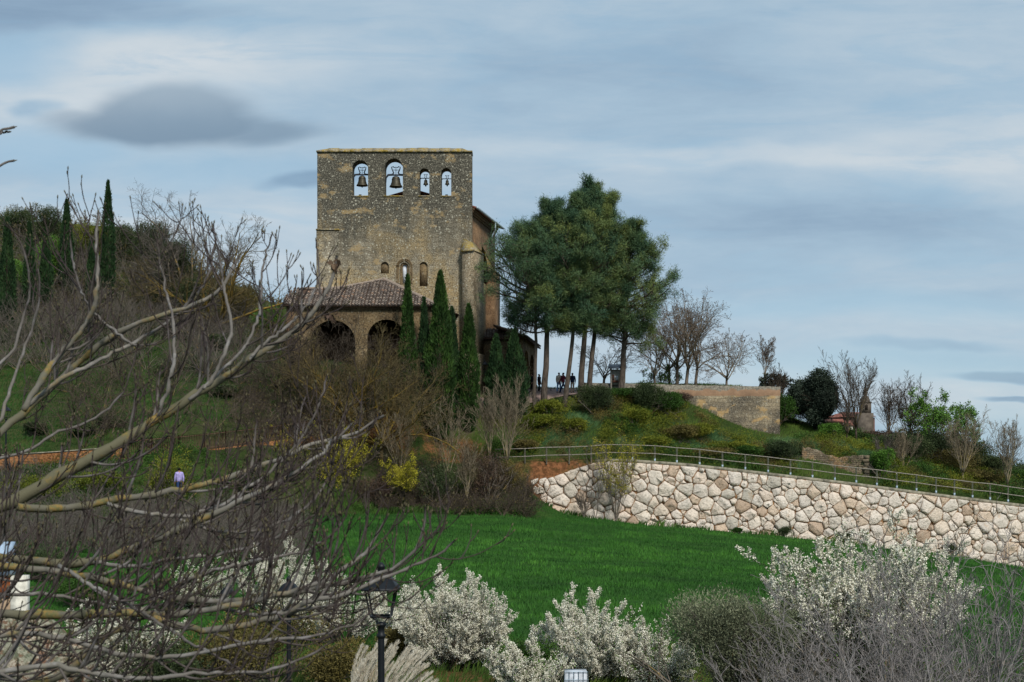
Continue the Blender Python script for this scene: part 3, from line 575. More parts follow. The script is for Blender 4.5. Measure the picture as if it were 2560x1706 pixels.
# bells
def bell(px, pytop, pybot, wpx, big, label):
    zt_ = fz(pytop); zb = fz(pybot); rr = wpx/S/2; yb_ = FY+.75; x_ = fx(px); h = zt_-zb
    b0 = thing('church_bell', label, 'bell', (x_, yb_, zb), 'bells hanging in the bell wall')
    mb = MB(); pr = [(1.0, .0), (1.0, .03), (.9, .1), (.76, .25), (.68, .45), (.62, .7), (.58, .85), (.48, .95), (.3, .99), (.0, 1.0)]
    mb.lathe([(a*rr, b_*h+zb) for a, b_ in pr], (x_, yb_, 0), 24); mb.lathe([(.95*rr, zb+.004), (.7*rr, zb+.2*h), (.5*rr, zb+.85*h), (0, zb+.9*h)][::-1], (x_, yb_, 0), 24)
    for a in (.14, .3, .72): 
        r_ = np.interp(a, [.0, .1, .25, .45, .7], [1, .9, .76, .68, .62])*rr+.012; mb.lathe([(r_, zb+a*h-.02), (r_+.015, zb+a*h), (r_, zb+a*h+.02)], (x_, yb_, 0), 24)
    mb.build('bell', bell_m, b0, True)
    mb = MB(); mb.tubes([(x_, yb_, zb+.6*h), (x_, yb_, zb-.05*h-.05)], np.array([.025, .03]), 6); mb.lathe([(0, zb-.16), (.05, zb-.13), (.07, zb-.06), (.04, zb)], (x_, yb_, 0), 10); mb.build('clapper', iron_m, b0, True)
    mb = MB(); k = rr/.52
    if big:
        for s_ in (-1, 1):
            pts = [(x_+s_*.80*k, zb+.42*h), (x_+s_*.78*k, zb+.85*h), (x_+s_*.62*k, zb+1.14*h), (x_+s_*.3*k, zb+1.16*h), (x_+s_*.18*k, zb+1.34*h), (x_+s_*.32*k, zb+1.72*h), (x_+s_*.34*k, zb+1.9*h), (x_+s_*.22*k, zb+1.93*h), (x_+s_*.12*k, zb+1.84*h), (x_, zb+1.88*h)]
            mb.tubes([(a, yb_, b_) for a, b_ in pts], np.array([.05, .06, .09, .09, .06, .045, .045, .045, .04, .04])*k, 6)
            mb.tubes([(x_+s_*.22*k, yb_, zb+1.62*h), (x_, yb_, zb+1.6*h)], np.full(2, .025), 5); mb.tubes([(x_+s_*.8*k, yb_, zb+.66*h), (x_+s_*1.0*k, yb_, zb+.66*h)], np.full(2, .04), 6)
        mb.tubes([(x_, yb_, zb+1.2*h), (x_, yb_, zb+1.88*h)], np.full(2, .022), 5); mb.box(x_-.5*k, x_+.5*k, yb_-.07, yb_+.07, zb+1.08*h, zb+1.2*h)
        for q_ in (-.1, -.03, .04, .11): mb.tubes([(x_+q_*k, yb_, zb+.95*h), (x_+q_*k, yb_, zb+1.14*h)], np.full(2, .02), 4)
    else:
        mb.box(x_-.43, x_+.43, yb_-.03, yb_+.03, zb+1.2*h, zb+1.34*h)
        for s_ in (-1, 1): mb.tubes([(x_+s_*.1, yb_, zb+1.24*h), (x_+s_*.06, yb_, zb+1.75*h), (x_+s_*.15, yb_, zb+2.0*h)], np.full(3, .025), 5); mb.tubes([(x_+s_*.42, yb_, zb+1.27*h), (x_+s_*.40, yb_, zb+1.1*h)], np.full(2, .03), 5)
        mb.box(x_-.17, x_+.17, yb_-.02, yb_+.02, zb+1.97*h, zb+2.03*h); mb.tubes([(x_, yb_, zb+.9*h), (x_, yb_, zb+1.3*h)], np.full(2, .05), 5)
    mb.build('bell_yoke', yoke_m, b0)
bell(903, 436, 460.5, 29, True, 'bronze bell with curved iron yoke hanging in the far left arch of the bell wall')
bell(988, 437, 463.5, 33, True, 'largest bronze bell, hanging in the tallest arch of the bell wall')
bell(1063, 445, 458, 12.5, False, 'small bronze bell in the narrow arch that shows a tiled roof behind it')
bell(1117, 446, 457.5, 11, False, 'small bronze bell in the far right narrow arch, only sky behind it')
# floodlights on the ledge behind the openings
for (px, w_, ty) in ((897, 7, 484), (987, 7, 481), (1060, 7, 481), (1115, 6, 481)):
    x_ = fx(px); z_ = fz(490.5)+.03
    f0 = thing('floodlight', {897: 'small black floodlight on the sill of the far left bell arch', 987: 'small floodlight on the sill under the largest bell', 1060: 'small floodlight on the sill of the narrow arch with tiled roof behind', 1115: 'small floodlight on the sill of the far right narrow bell arch'}[px], 'floodlight', (x_, FY+1.1, z_), 'floodlights on the bell wall')
    m = MB(); m.tubes([(x_, FY+1.1, z_), (x_, FY+1.1, z_+.14)], np.full(2, .02), 6); m.build('bracket', iron_m, f0)
    m = MB(); m.box(x_-.11, x_+.11, FY+1.02, FY+1.18, z_+.13, z_+.30); m.build('lamp_head', iron_m, f0)
# ------------------------------------------------------------------ boulder retaining wall
BT = [(1296,1208),(1330,1198),(1382,1192),(1426,1176),(1474,1160),(1505,1153),(1581,1155),(1721,1165),(1849,1179),(2000,1197),(2130,1212),(2325,1238),(2560,1267),(2750,1290)]
BB = [(1296,1264),(1370,1284),(1466,1300),(1537,1300),(1621,1318),(1809,1333),(1989,1348),(2240,1376),(2450,1398),(2560,1425),(2750,1450)]
def toz(L):
    a = []
    for px, py in L:
        y = 107.3
        for _ in range(3): y = float(wally(WX(px, y)))
        a.append((WX(px, y), (1180-py)/F*y))
    return np.array(a)
bt = toz(BT); bb = toz(BB)
ztop = lambda x: np.interp(x, bt[:, 0], bt[:, 1]); zbot = lambda x: np.interp(x, bb[:, 0], bb[:, 1])-.15
wall0 = thing('boulder_wall', 'long retaining wall of large pale boulders above the green field', 'retaining wall', (20, 107.5, -4))
def clip(poly, n, c):       # keep points with n.p <= c
    out = []; m_ = len(poly)
    for i in range(m_):
        a, b_ = poly[i], poly[(i+1) % m_]; da, db = a@n-c, b_@n-c
        if da <= 0: out.append(a)
        if da*db < 0: out.append(a+(b_-a)*da/(da-db))
    return out
rb = np.random.default_rng(11); pts = []
x = bt[0, 0]
xx = np.arange(bt[0, 0], bt[-1, 0], .2)
cand = np.stack([rb.uniform(bt[0, 0], bt[-1, 0], 9000), rb.uniform(-9, 1.4, 9000)], -1)
cand = cand[(cand[:, 1] < ztop(cand[:, 0])-.12) & (cand[:, 1] > zbot(cand[:, 0])+.05)]
rads = rb.choice([.22, .36, .50, .68], len(cand), p=[.26, .30, .30, .14]); keep = []; kr = []
order = np.argsort(-rads*(1+0*rads))
for i in order:
    p = cand[i]; r_ = rads[i]
    if keep:
        K_ = np.array(keep); dd_ = np.hypot((K_[:, 0]-p[0])/1.25, (K_[:, 1]-p[1])/.88)
        if np.any(dd_ < (np.array(kr)+r_)*rb.choice([.48, .62, .78])): continue
    keep.append(p); kr.append(r_)
pts = np.array(keep); kr = np.array(kr)
m = MB()
for i, p in enumerate(pts):
    q = [p+np.array(v) for v in ((-2, -2), (2, -2), (2, 2), (-2, 2))]
    d_ = np.hypot(*(pts-p).T); nb = np.argsort(d_)[1:22]
    for j in nb:
        if d_[j] > 4: break
        n_ = (pts[j]-p)*np.array([1, 1.3]); c_ = (n_@pts[j]+n_@p)/2; 
        n_ = pts[j]-p; D = n_@n_; f_ = .5+.5*np.clip((kr[i]**2-kr[j]**2)/D, -.5, .5); c_ = n_@p+f_*D; q = clip(q, n_, c_)
        if not q: break
    if not q: continue
    e = .4; n_ = np.array([-(ztop(p[0]+e)-ztop(p[0]-e))/(2*e), 1.]); q = clip(q, n_, n_@np.array([p[0], ztop(p[0])-.03]))
    n_ = np.array([(zbot(p[0]+e)-zbot(p[0]-e))/(2*e), -1.]); q = clip(q, n_, n_@np.array([p[0], zbot(p[0])]))
    if len(q) < 3: continue
    q = np.array(q); c_ = q.mean(0); peri = np.vstack([q, q[:1]]); sl = np.r_[0, np.cumsum(np.hypot(*np.diff(peri, axis=0).T))]
    N = 22; t_ = np.sort(np.r_[sl[:-1], rb.uniform(0, sl[-1], max(0, N-len(q)))])[:N]; o_ = np.stack([np.interp(t_, sl, peri[:, k]) for k in (0, 1)], -1)
    o_ = .07*np.roll(o_, 1, 0)+.86*o_+.07*np.roll(o_, -1, 0)+rb.normal(0, .012, o_.shape); size = math.sqrt(max(.05, abs(np.sum(q[:, 0]*np.roll(q[:, 1], -1)-q[:, 1]*np.roll(q[:, 0], -1))/2)))
    o_ = c_+(o_-c_)*(1-.022/size)
    dep = .24+.17*size+rb.uniform(-.04, .10); rings = []; fac_n = rb.normal(0, .62, (4, 2)); fac_b = rb.uniform(.82, 1.2, 4)
    off_ = rb.normal(0, .10, 2)*size
    for (s_, h_) in ((1.0, -.35), (.995, .0), (.965, .5), (.84, .85), (.62, 1.0), (.32, 1.1)):
        w_ = c_+off_*(1-s_)+(o_-c_)*(s_*(1+rb.normal(0, .022, (N, 1)))); rel = (w_-c_)/max(size, .3)
        hh = np.maximum(np.minimum(dep*h_, dep*(fac_b+rel@fac_n.T).min(1)), dep*min(h_, .42)) if h_ > .1 else np.full(N, dep*h_); hh = hh+rb.normal(0, .018, N)*(h_ > .1)*min(1, size); rings.append(np.c_[w_, hh])
    V_ = np.vstack(rings+[np.array([[*c_, dep*min(1.0, fac_b.min())]])])
    u_, z_, h_ = V_.T; zb_ = zbot(u_); ht = np.maximum(ztop(u_)-zb_, .5); Yf = wally(u_)+.28+.85*np.clip((z_-zb_)/ht, -.2, 1.1)
    Q = [(k*N+j, k*N+(j+1) % N, (k+1)*N+(j+1) % N, (k+1)*N+j) for k in range(5) for j in range(N)]; Tt = [(5*N+j, 5*N+(j+1) % N, 6*N) for j in range(N)]
    m.both(np.stack([u_, Yf-h_, z_], -1), Q, Tt, rb.random(), size/2)
def bouldfn(t):
    P = t.P; n = t.noise(P, 1.3, 6, .7); fnn = t.noise(t.mapping(P, (1, 1, 1.4), rot=(.3, .5, .2)), 6, 7, .75)
    c_ = ramp(t, attr(t, 'tint'), ((0, '#c2b9aa'), (.15, '#eadccd'), (.35, '#d8ccbf'), (.5, '#eee0d0'), (.65, '#e6d2c0'), (.8, '#e8dac9'), (.93, '#d6bea6'), (1, '#b8a08a')))
    c_ = t.mix(t.math('MULTIPLY', t.ss(n, .52, .68), .5), c_, lin('#a8a294')); c_ = t.mix(t.math('MULTIPLY', t.ss(n, .42, .3), .5), c_, lin('#e0bd98'))
    c_ = t.mix(.8, c_, ramp(t, fnn, ((.3, '#84807a'), (.42, '#dedcd8'), (.52, '#ffffff'))), 'MULTIPLY'); bumpn(t, fnn, .9, .15); return c_
m.build('boulders', mat('boulder', bouldfn, .95, .1), wall0, False)
# earth and rubble packed between the boulders
m = MB(); xr = np.arange(bt[0, 0]-.2, bt[-1, 0], .18); K = 26; V_ = []
for k in range(K):
    f_ = k/(K-1); zb_ = zbot(xr)-.3; zt_ = ztop(xr)-.02; z_ = zb_+(zt_-zb_)*f_; y_ = wally(xr)+.17+.85*f_+.16*(nz(xr*1.0, z_, 5, 3)-.5)+.1*(nz(xr, z_, 13, 4)-.5); V_.append(np.stack([xr, y_, z_], -1))
V_ = np.stack(V_, 1).reshape(-1, 3); i_ = (np.arange(len(xr)-1)[:, None]*K+np.arange(K-1)[None]).ravel(); m.add(V_, np.stack([i_, i_+K, i_+K+1, i_+1], -1))
def packfn(t):
    n = t.noise(t.P, 3, 5, .7); v = t.noise(t.P, 14, 3, .6); bumpn(t, v, 1, .1); return t.mix(t.ss(t.math('ADD', n, t.math('MULTIPLY', v, .3)), .5, .8), lin('#6e4c32'), lin('#a8835f'))
m.build('packing', mat('wall_packing', packfn, .95, .05), wall0, True)
# concrete coping
m = MB(); px_ = np.array([1490, 1520, 1581, 1650, 1721, 1790, 1849, 1925, 2000, 2065, 2130, 2230, 2325, 2440, 2560, 2700]); xc_ = np.interp(px_, [p[0] for p in BT], bt[:, 0]); yc = wally(xc_)+1.02
zc_ = ztop(xc_)
for i in range(len(xc_)-1):
    a, b_ = i, i+1; v = []
    for (dy, dz) in ((-.02, -.05), (-.02, .2), (.5, .2), (.5, -.1)): v += [(xc_[a]+.008, yc[a]+dy, zc_[a]+dz), (xc_[b_]-.008, yc[b_]+dy, zc_[b_]+dz)]
    m.add(v, [(0,1,3,2),(2,3,5,4),(4,5,7,6),(6,7,1,0),(0,2,4,6),(7,5,3,1)])
m.build('coping', conc_m, wall0)

# fence on top
post_m = flat('pale_post', '#b5ac9e', .85, .15, 0, .2, 12)
fence = thing('railing_fence', 'grey post and rail fence running along the top of the boulder wall', 'fence', (20, 108.6, 0))
FP = [(1312,1122,0),(1366,1119,0),(1423,1118,0),(1478,1116,0),(1514,1112,0),(1581,1113,1),(1637,1115,1),(1692,1120,1),(1749,1124,1),(1806,1131,1),(1863,1137,1),(1920,1143,1),(1976,1150,1),(2031,1156,1),(2087,1164,1),(2140.5,1170,1),(2192,1175,1),(2242,1182,1),(2291,1188,1),(2340,1195,1),(2386,1200,1),(2431,1206,1),(2475,1210,1),(2520,1217,1),(2564,1223,1),(2610,1229,1),(2655,1235,1)]
def onwall(px, dy):
    y = 108.4
    for _ in range(4): y = float(wally(WX(px, y)))+dy
    return y
tp = []
for px, py, g_ in FP:
    y = onwall(px, 1.25); p = W(px, py, y); tp.append(p)
    zb = float(H(p[0], y))-.05 if px < 1500 else float(np.interp(px, px_, zc_))+.12
    if px == 1312: zb = p[2]-1.15
    m = MB(); m.tubes([(p[0], y, max(zb, p[2]-1.35)+(.2 if g_ else 0)), (p[0], y, p[2]+.03)], np.full(2, .065), 8); po = m.build('post', post_m, fence, False)
    if g_: m = MB(); m.box(p[0]-.06, p[0]+.06, y-.06, y+.06, zb, zb+.26); m.build('metal_foot', galv_m, po, off=tuple(parent_world(fence)))
tp = np.array(tp)
tp0 = np.vstack([[W(1238, 1124, onwall(1260, 1.25))], tp])
for dz in (0, -.60):
    m = MB(); m.tubes(tp0+np.array([0, -.055, dz]), np.full(len(tp0), .036), 6); m.build('rail', wood_m, fence, True)

# ------------------------------------------------------------------ old wall of the terrace
rw = thing('terrace_wall', 'tall weathered ashlar wall with a cracked orange rendered parapet at the end of the terrace', 'wall', (fx(1800), 117.6, fz(1110)))
m = MB(); y0 = 117.5
xs_ = np.linspace(fx(1600), fx(1947), 40); zt_ = fz(991)+.12*(nz(xs_, xs_*0, 1.4, 8)-.5)
v = np.concatenate([np.stack([xs_, np.full(40, y0), np.full(40, fz(1130))], -1), np.stack([xs_, np.full(40, y0), zt_], -1), np.stack([xs_, np.full(40, y0+1.2), zt_], -1), np.stack([xs_, np.full(40, y0+1.2), np.full(40, fz(1130))], -1)])
q = [(k*40+i, k*40+i+1, (k+1)*40+i+1, (k+1)*40+i) for k in range(3) for i in range(39)]+[(39, 159, 119, 79), (0, 40, 80, 120)]
m.add(v, q); m.build('stone_face', ruin_m, rw)
def paraf(t):
    sp = t.new('ShaderNodeSeparateXYZ', ins={0: t.P}); n = t.noise(t.P, .8, 6, .65); n2 = t.noise(t.P, 7, 5, .7); nx_ = t.noise(t.mapping(t.P, (.25, 1, .8)), 1.4, 4, .6)
    f = t.math('MULTIPLY', t.ss(sp.outputs[0], fx(1660)-fx(1800), fx(1720)-fx(1800)), t.ss(t.math('ADD', sp.outputs[2], t.math('MULTIPLY', t.math('SUBTRACT', n, .5), 1.3)), fz(974)-fz(1110)+.05, fz(974)-fz(1110)-.1))
    c_ = t.mix(t.ss(n2, .35, .65), lin('#5d5850'), lin('#8d8677')); c_ = t.mix(f, c_, t.mix(t.ss(n, .3, .7), lin('#7d6450'), lin('#9a7c62')))
    wv = t.new('ShaderNodeTexWave', ins={'Vector': t.P, 'Scale': .09, 'Distortion': 5.0, 'Detail': 4.0}); bumpn(t, n2, .6, .06); return c_
m = MB(); xs_ = np.r_[np.linspace(fx(1458), fx(1562), 8), np.linspace(fx(1575), fx(1949), 40)]; n_ = len(xs_)
zt_ = np.interp(xs_, [fx(1458), fx(1562), fx(1700), fx(1950)], [fz(958), fz(960), fz(963), fz(968)])+.05*(nz(xs_, xs_*0, 3, 5)-.5); zb_ = np.full(n_, fz(993))+.1*(nz(xs_, xs_*0, 1.1, 6)-.5)
ya = y0+.14
v = np.concatenate([np.stack([xs_, np.full(n_, ya), zb_], -1), np.stack([xs_, np.full(n_, ya), zt_], -1), np.stack([xs_, np.full(n_, ya+.5), zt_], -1), np.stack([xs_, np.full(n_, ya+.5), zb_], -1)])
m.add(v, [(k*n_+i, k*n_+i+1, (k+1)*n_+i+1, (k+1)*n_+i) for k in range(3) for i in range(n_-1)]+[(n_-1, 4*n_-1, 3*n_-1, 2*n_-1), (0, n_, 2*n_, 3*n_)]); m.build('parapet', mat('parapet_render', paraf, .95, .1), rw)
# rough rubble wall further right
rr_ = thing('rubble_wall', 'broken low rubble stone wall with a squared end under the grassy mound', 'wall', (WX(2100, 112.3), 112.3, -.6))
y0 = 112.2; sR = F/y0; xs_ = np.array([WX(p, y0) for p in np.linspace(2005, 2160, 46)]); tz = np.interp(xs_, [WX(p, y0) for p in (2005, 2045, 2075, 2120, 2160)], [(1180-p)/sR for p in (1116, 1126, 1140, 1144, 1140)])+.28*(nz(xs_, xs_*0, 3.3, 2)-.5); n_ = 46
bz = np.full(n_, (1180-1215)/sR); K = 14; V_ = []
for k in range(K): f_ = k/(K-1); z_ = bz+(tz-bz)*f_; V_.append(np.stack([xs_, y0+.22*(nz(xs_, z_, 4, 7)-.5)+.1*f_, z_], -1))
V_.append(np.stack([xs_, np.full(n_, y0+.9), tz], -1)); V_ = np.stack(V_, 0).reshape(-1, 3); m = MB(); m.add(V_, [(k*n_+i, k*n_+i+1, (k+1)*n_+i+1, (k+1)*n_+i) for k in range(K) for i in range(n_-1)]); m.build('rubble', rubble_m, rr_)
m = MB()
for k in range(7):
    z0_ = (1180-1205)/sR+k*.30; w_ = .5 if k % 2 else .38; m.box(WX(2173, y0)-w_, WX(2173, y0), y0-.12, y0+.8, z0_+.008, z0_+.29, r=rng.random())
m.build('quoins', ruin_m, rr_)
# orange stone wall and picket fence on the left
bw = thing('orange_stone_wall', 'low orange stone wall with flat coping along the path below the lawn', 'wall', (WX(150, 87), 87, 1))
cl = np.array([W(-260,1148,85), W(0,1140,85.5), W(150,1131,86.5), W(306,1119,88)]); tt = np.linspace(0, 3, 24); c_ = np.stack([np.interp(tt, range(4), cl[:, k]) for k in range(3)], -1)
def ribbon(mb, c_, th_, top, bot, r=.5):
    n_ = len(c_); v = np.concatenate([c_+np.array([0, -th_/2, bot]), c_+np.array([0, -th_/2, top]), c_+np.array([0, th_/2, top]), c_+np.array([0, th_/2, bot])]); mb.add(v, [(k*n_+i, k*n_+i+1, (k+1)*n_+i+1, (k+1)*n_+i) for k in range(3) for i in range(n_-1)]+[(3*n_+i, 3*n_+i+1, i+1, i) for i in range(n_-1)]+[(n_-1, 4*n_-1, 3*n_-1, 2*n_-1), (0, n_, 2*n_, 3*n_)], r)
m = MB(); ribbon(m, c_, .4, 0, -1.1); m.build('wall', brickw_m, bw); m = MB(); ribbon(m, c_, .5, .07, .002); m.build('coping', conc_m, bw)
pf = thing('picket_fence', 'long brown picket fence with upright iron bars climbing the slope below the church', 'fence', (WX(620, 97), 97, 2.5))
cl = np.array([W(308,1102,88), W(495,1086,92), W(620,1072,96), W(780,1052,102), W(949,1032,107.5)]); seg = np.r_[0, np.cumsum(np.linalg.norm(np.diff(cl, axis=0), axis=1))]
def onf(s_): return np.stack([np.interp(s_, seg, cl[:, k]) for k in range(3)], -1)
ns = int(seg[-1]/.13); c_ = onf(np.linspace(0, seg[-1], ns)); m = MB(); 
P_ = np.stack([c_-np.array([0, 0, 1.05]), c_], 1); m.tubes(P_, np.full((ns, 2), .022), 4); m.build('pickets', corten_m, pf)
for dz in (-.08, -.95): m = MB(); m.tubes(onf(np.linspace(0, seg[-1], 30))+np.array([0, 0, dz]), np.full(30, .03), 5); m.build('rail', corten_m, pf)
for p in onf(np.linspace(0, seg[-1], 13)): m = MB(); m.tubes([p-np.array([0, 0, 1.5]), p+np.array([0, 0, .06])], np.full(2, .05), 6); m.build('post', corten_m, pf)
m = MB(); c_ = onf(np.linspace(0, seg[-1], 30)); ribbon(m, c_+np.array([0, .02, 0]), .35, -1.08, -1.9); m.build('base_wall', brickw_m, pf)
# handrail beside the hidden steps
hr = thing('handrail', 'thin dark blue metal handrail beside hidden steps among the tall grass', 'handrail', W(1380, 1100, 111.5))
a_, b_ = W(1325, 1074, 112.6), W(1432, 1108, 111.2)
for dz in (0, -.55): m = MB(); m.tubes([a_+(0, 0, dz), b_+(0, 0, dz)], np.full(2, .022), 5); m.build('rail', panel_m, hr)
m = MB(); n_ = 26; c_ = a_+(b_-a_)*np.linspace(0, 1, n_)[:, None]; m.tubes(np.stack([c_-np.array([0, 0, .75]), c_], 1), np.full((n_, 2), .012), 4); m.build('bars', panel_m, hr)

# ------------------------------------------------------------------ distant church and houses
DY = 900; sd = F/DY
dz_ = lambda py: (1180-py)/sd
dx_ = lambda px: (px-1280)/sd
dc = thing('distant_church', 'far off brown church with a domed tower and red tiled roof seen between bare trees', 'church', (dx_(2130), DY, dz_(1120)))
m = MB(); m.box(dx_(2081), dx_(2190), DY+3, DY+32, dz_(1130), dz_(1044)); m.build('nave_wall', farwall_m, dc)
m = MB(); m.add([(dx_(2079), DY+1, dz_(1044)+.02), (dx_(2192), DY+1, dz_(1041)+.02), (dx_(2192), DY+34, dz_(1042)), (dx_(2079), DY+34, dz_(1042)), (dx_(2121), DY+17, dz_(1028)), (dx_(2165), DY+17, dz_(1028))], [(0,1,5,4),(2,3,4,5)]); m.add([(dx_(2079), DY+1, dz_(1044)+.02), (dx_(2121), DY+17, dz_(1028)), (dx_(2079), DY+34, dz_(1042)), (dx_(2192), DY+1, dz_(1041)), (dx_(2192), DY+34, dz_(1042)), (dx_(2165), DY+17, dz_(1028))], [(0,1,2),(3,4,5)]); m.build('roof', redroof_m, dc)
cx_ = dx_(2161)
m = MB()
m.box(dx_(2142), dx_(2178), DY-6, DY+2.9, dz_(1130), dz_(1034)); m.box(cx_-3.1, cx_+3.1, DY-5, DY+1.2, dz_(1034)+.01, dz_(1008)); m.box(cx_-3.5, cx_+3.5, DY-5.4, DY+1.6, dz_(1008)+.01, dz_(1006)); dct = m.build('tower', farstone_m, dc)
m = MB(); z0 = dz_(1006); m.lathe([(3.1, z0), (3.05, z0+1.2), (2.6, z0+2.6), (1.8, z0+3.6), (1.15, z0+4.0), (1.15, z0+6.6), (1.3, z0+6.8), (1.25, z0+7.4), (.9, z0+8.6), (.3, z0+9.3), (.15, z0+9.5), (.12, z0+11.5), (0, z0+11.6)], (cx_, DY-1.9, 0), 12); m.build('dome', farstone_m, dc, True)
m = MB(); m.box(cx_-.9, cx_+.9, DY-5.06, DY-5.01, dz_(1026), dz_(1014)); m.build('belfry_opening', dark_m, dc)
for (p0, p1, py, l_) in ((2056, 2078, 1052, 'far white house with orange tiled roof left of the distant church'), (2078, 2100, 1060, 'low far white house with orange roof just under the distant church wall')):
    h0 = thing('house', l_, 'house', (dx_((p0+p1)/2), DY-30, dz_(1080)), 'far houses beside the distant church')
    m = MB(); m.box(dx_(p0), dx_(p1), DY-34, DY-26, dz_(1090), dz_(py+9)); m.build('wall', offwhite_m, h0)
    m = MB(); y_ = DY-30; zz = dz_(py+9)+.02; m.both([(dx_(p0)-.4, y_-4.6, zz), (dx_(p1)+.4, y_-4.6, zz), (dx_(p1)+.4, y_+4.6, zz), (dx_(p0)-.4, y_+4.6, zz), (dx_(p0)-.4, y_, dz_(py)), (dx_(p1)+.4, y_, dz_(py))], [(0,1,5,4),(2,3,4,5),(3,2,1,0)], [(0,4,3),(1,2,5)]); m.build('roof', redroof_m, h0)
    m = MB(); m.box(dx_((p0+p1)/2)-.5, dx_((p0+p1)/2)+.5, DY-34.05, DY-34.01, dz_(1072), dz_(1066)); m.build('window', dark_m, h0)
# ------------------------------------------------------------------ vegetation generators
def grow(g_, st, d, L, r, lv):
    """level-wise vectorised branching; returns [(P (m,n,3), R (m,n), tip directions), ...]"""
    out = []; st = np.asarray(st, float); d = unit(np.asarray(d, float)); L = np.asarray(L, float); r = np.asarray(r, float)
    for k, q in enumerate(lv):
        m_ = len(st); n = q['n']; P = np.empty((m_, n, 3)); P[:, 0] = st; D = d.copy(); DD = np.empty_like(P); DD[:, 0] = D
        for i in range(1, n):
            D = unit(D+g_.normal(0, q.get('wig', .1), (m_, 3))+np.array([0, 0, q.get('up', 0)])); P[:, i] = P[:, i-1]+D*(L/(n-1))[:, None]; DD[:, i] = D
        t_ = np.linspace(0, 1, n); R_ = r[:, None]*(1-(1-q.get('taper', .4))*t_)[None]; out.append((P, R_, DD))
        if k+1 < len(lv) and q['kids']:
            kk = q['kids']; tt = q.get('t0', .25)+(q.get('t1', 1)-q.get('t0', .25))*(np.arange(kk)[None]+g_.uniform(.1, .9, (m_, kk)))/kk
            ti = tt*(n-1); i0 = np.clip(ti.astype(int), 0, n-2); f_ = (ti-i0)[..., None]; mi = np.arange(m_)[:, None]
            s2 = P[mi, i0]*(1-f_)+P[mi, i0+1]*f_; d2 = DD[mi, i0+1]; rr = R_[mi, i0]
            az = g_.uniform(0, 2*PI, (m_, kk)) if 'flat' not in q else g_.choice([-1, 1], (m_, kk))*PI/2+g_.normal(0, q['flat'], (m_, kk))
            ref = np.where(np.abs(d2[..., 2:3]) > .95, np.array([1., 0, 0]), np.array([0, 0, 1.])); a = unit(np.cross(d2, ref)); b_ = np.cross(d2, a); an = q.get('ang', .8)+g_.normal(0, q.get('dang', .15), (m_, kk))
            # azimuth 0 = downward side vector, pi/2 = sideways
            side = -b_*np.cos(az)[..., None]+a*np.sin(az)[..., None]
            nd = d2*np.cos(an)[..., None]+side*np.sin(an)[..., None]; fn = q.get('len', lambda t: 1-.55*t)
            L2 = L[:, None]*q.get('lr', .6)*fn(tt)*g_.uniform(.7, 1.25, (m_, kk)); r2 = rr*q.get('rr', .6)
            st, d, L, r = s2.reshape(-1, 3), nd.reshape(-1, 3), L2.ravel(), np.maximum(r2.ravel(), q.get('rmin', .004))
    return out
def woodmat(name, thin, mid, thick, lich=None, lam=.5):
    def fn(t):
        n = t.noise(t.P, 4, 5, .65); c_ = ramp(t, attr(t, 'thick'), ((0, thin), (.35, mid), (1, thick)))
        c_ = t.mix(.6, c_, ramp(t, n, ((.3, '#777777'), (.7, '#ffffff'))), 'MULTIPLY')
        if lich: c_ = t.mix(t.math('MULTIPLY', t.math('MULTIPLY', t.ss(t.noise(t.P, 2.6, 4, .6), .52, .62), t.ss(attr(t, 'thick'), .1, .5)), lam), c_, lin(lich))
        bumpn(t, t.noise(t.P, 25, 4, .7), .5, .01); return c_
    return mat(name, fn, .9, .12)
bark_grey = woodmat('bark_grey', '#6d655e', '#7d7468', '#85796a', '#a18434', .6)
bark_brown = woodmat('bark_brown', '#5a4f45', '#665b4e', '#756a58', '#8f7a3a', .5)
bark_pale = woodmat('bark_pale', '#8a7c68', '#9e9078', '#a39a82', '#b09a3c', .5)
bark_tan = woodmat('bark_tan', '#85776a', '#8d8070', '#968a78', '#9a8040', .4)
bark_yel = woodmat('bark_lichen', '#6b6048', '#85703a', '#8a7440', '#a8842a', .7)
def pinefn(t):
    n = t.noise(t.mapping(t.P, (9, 9, 2.2)), 1.0, 6, .7); n2 = t.noise(t.P, 1.2, 3); bumpn(t, n, 1.0, .06); c_ = ramp(t, n, ((.3, '#26211e'), (.48, '#524a43'), (.7, '#766b61')))
    return t.mix(t.math('MULTIPLY', t.ss(n2, .4, .65), .5), c_, lin('#5a4d42'))
bark_pine = mat('bark_pine', pinefn, .95, .05)
needle_m = leafmat('pine_needles', ((0, '#2a4438'), (.3, '#3d5842'), (.5, '#506644'), (.72, '#687442'), (1, '#828644')), .35)
cyp_m = leafmat('cypress_leaf', ((0, '#182812'), (.4, '#263c19'), (.7, '#365021'), (1, '#526a2c')), .8)
cypd_m = leafmat('cypress_leaf_dark', ((0, '#17261a'), (.4, '#22371f'), (.7, '#304827'), (1, '#485e34')), .8)
dk_m = leafmat('dark_evergreen', ((0, '#222c1a'), (.4, '#333f26'), (.7, '#465230'), (1, '#6c724e')), .8)
holm_m = leafmat('holm_oak_leaf', ((0, '#1c231b'), (.4, '#2b342a'), (.7, '#3f4a3c'), (1, '#5e6656')), .9)
ygreen_m = leafmat('yellow_green_leaf', ((0, '#39431a'), (.4, '#56601d'), (.7, '#727526'), (1, '#8f8a34')), .7)
mgreen_m = leafmat('mid_green_leaf', ((0, '#1f3316'), (.4, '#304a1c'), (.7, '#426024'), (1, '#5a7434')), .7)
bright_m = leafmat('fresh_green_leaf', ((0, '#2e4a1a'), (.4, '#476a24'), (.7, '#5f8434'), (1, '#7d9c48')), .7)
